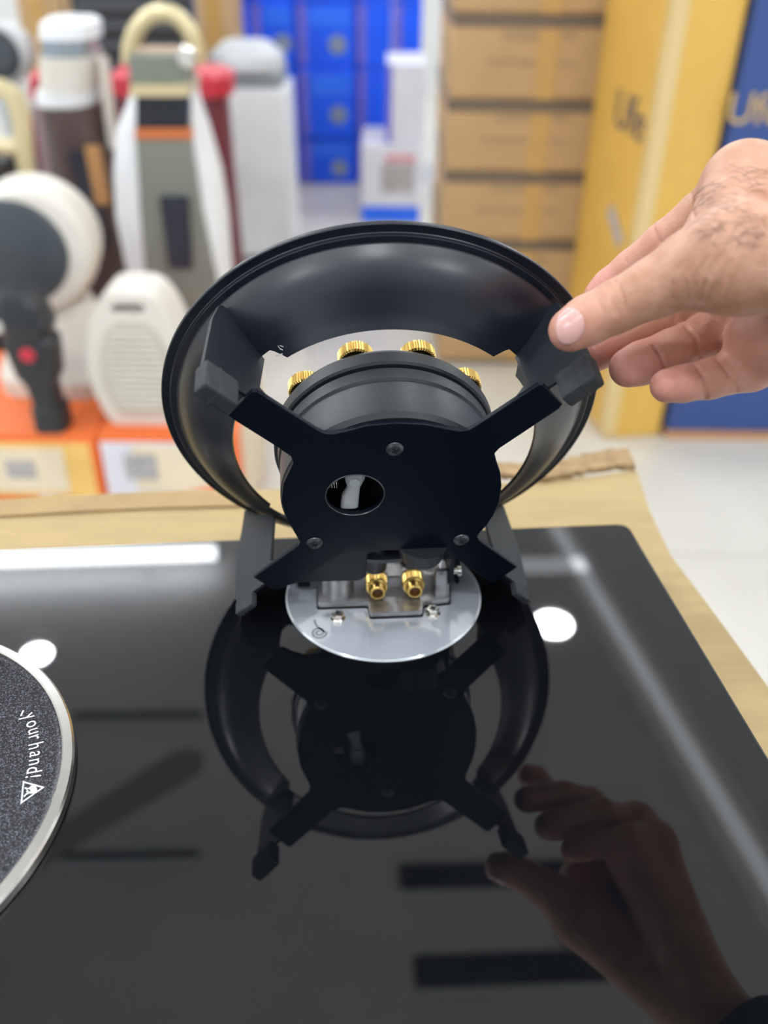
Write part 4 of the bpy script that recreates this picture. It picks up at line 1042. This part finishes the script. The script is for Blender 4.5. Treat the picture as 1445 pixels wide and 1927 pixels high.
# champagne ring handle tower at the left edge
t_, Z, pm = tower('tower_heater', 'black-fronted tower heater with champagne arch at the left edge', 1.85, (-5,), 300, M_blackplas, M_blackplas, 0,
    [(560, 0, 50, 1.0), (420, 0, 42, 1.0), (345, -4, 34, .9), (300, -6, 26, .8)])
bm = NB(); pts = [(TX(t_, a, py, -.02), -.02, at_y(t_['axis_px'] + a, py, t_.location.y - .02).z - FLOOR_Z) for a, py in ((66, 400), (56, 340), (50, 280), (44, 215), (30, 178), (8, 165), (-20, 172), (-45, 210), (-55, 300))]
tube(bm, pts, [.014, .016, .018, .019, .019, .017, .016, .014, .012], 12); obj('champagne_arch', bm, M_gold, t_)
bm = NB(); cyl(bm, (TX(t_, -46, 272), -.02, Z(272)), (TX(t_, 46, 272), -.02, Z(272)), .016); obj('cross_bar', bm, M_gold, t_)

# round black heater at the top left
RY2 = 2.35; c = at_y(2, 100, RY2); rr = at_y(46, 100, RY2).x - c.x
t_ = thing('round_heater', 'black round heater with silver rim at the top left corner', 'heater', (c.x, RY2, FLOOR_Z))
Mr = Matrix.Translation((0, 0, c.z - FLOOR_Z)) @ Matrix.Rotation(PI / 2, 4, 'X')
bm = NB(); lathe(bm, [(0, -.06), (rr * 1.1, -.06), (rr * 1.22, -.02), (rr * 1.2, .02), (rr, .03), (rr * .98, .015), (0, .015)], 48, Mr); obj('silver_rim', bm, mat('silver_plastic', (.55, .56, .57), .35), t_)
bm = NB(); lathe(bm, [(0, .035), (rr * .7, .03), (rr * .97, .016), (0, .014)], 48, Mr); obj('slate_disc', bm, M_darkplas, t_)
bm = NB(); cyl(bm, (0, 0, .02), (0, 0, c.z - FLOOR_Z - rr), .03); lathe(bm, [(0, 0), (.14, 0), (.14, .015), (.04, .03), (0, .03)], 32); obj('stand', bm, M_greyplas, t_)

# maroon towers behind
for lb, xc, YY, hwp, yt in (('maroon tower heater with red cap half hidden behind the ring-handled heater', 326, 2.45, 112, 128), ('maroon tower heater with red cap half hidden behind the brown one', 88, 2.6, 20, 132)):
    t_, Z, pm = tower('tower_heater', lb, YY, (xc,), 250, M_maroon, M_maroon, 0, [(520, 16, hwp * 1.06, 1.0), (420, 11, hwp * 1.02, 1.0), (300, 4, hwp * .98, 1.0), (185, 0, hwp * .93, .9), (172, 0, hwp * .92, .9)])
    bm = NB(); loft(bm, [(TX(t_, 0, py), 0, Z(py), hwp * q_ * pm, .10 * q_, 2.6) for py, q_ in ((172, 1), (138, 1), (yt, .9))], 40); obj('red_cap', bm, M_red, t_)
# white panel heater with grey cap
WHY = 2.93; xa, xb = at_y(428, 330, WHY).x, at_y(547, 330, WHY).x
t_ = thing('panel_heater', 'tall white cabinet heater with rounded grey cap standing on the tiles', 'heater', ((xa + xb) / 2, WHY + .12, FLOOR_Z))
W = xb - xa; h1 = at_y(490, 168, WHY).z - FLOOR_Z; h2 = at_y(490, 135, WHY).z - FLOOR_Z; h3 = at_y(470, 80, WHY + .1).z - FLOOR_Z
bm = NB(); box(bm, (0, 0, h1 / 2 + .015), (W, .24, h1 - .03), .012); obj('white_cabinet', bm, M_whiteplas, t_)
bm = NB(); box(bm, (-.02, 0, (h1 + h2) / 2), (W * 1.02, .22, h2 - h1), .008); obj('grey_band', bm, mat('mid_grey', (.30, .33, .35), .4), t_)
bm = NB(); loft(bm, [(-.03, 0, h2, W * .58, .13, 3), (-.03, 0, (h2 + h3) / 2, W * .55, .12, 3), (-.03, 0, h3, W * .36, .08, 2.5)], 40); obj('grey_cap', bm, mat('pale_grey', (.56, .58, .60), .4), t_)
bm = NB(); box(bm, (0, 0, .0075), (W * .9, .2, .015), .003, 1); obj('plinth', bm, M_greyplas, t_)
# dark slatted heater between the towers
SYY = 2.9; xa, xb = at_y(140, 60, SYY).x, at_y(360, 60, SYY).x; zt = at_y(200, -60, SYY).z - FLOOR_Z
t_ = thing('slatted_heater', 'charcoal cabinet with pale horizontal slats behind the tower heaters', 'heater', ((xa + xb) / 2, SYY, FLOOR_Z))
bm = NB(); box(bm, (0, .05, zt / 2), (xb - xa, .1, zt), .006); obj('body', bm, mat('charcoal', (.035, .038, .042), .5), t_)
bm = NB(); box(bm, (0, 0, 0), (xb - xa - .04, .012, .012), .002, 1); smE = bpy.data.meshes.new('slat'); bm.to_mesh(smE); bm.free(); smE.materials.append(mat('slat_grey', (.11, .12, .13), .4))
for k in range(9): link_mesh('slat', smE, t_, (0, -.006, zt - .04 - k * .05))
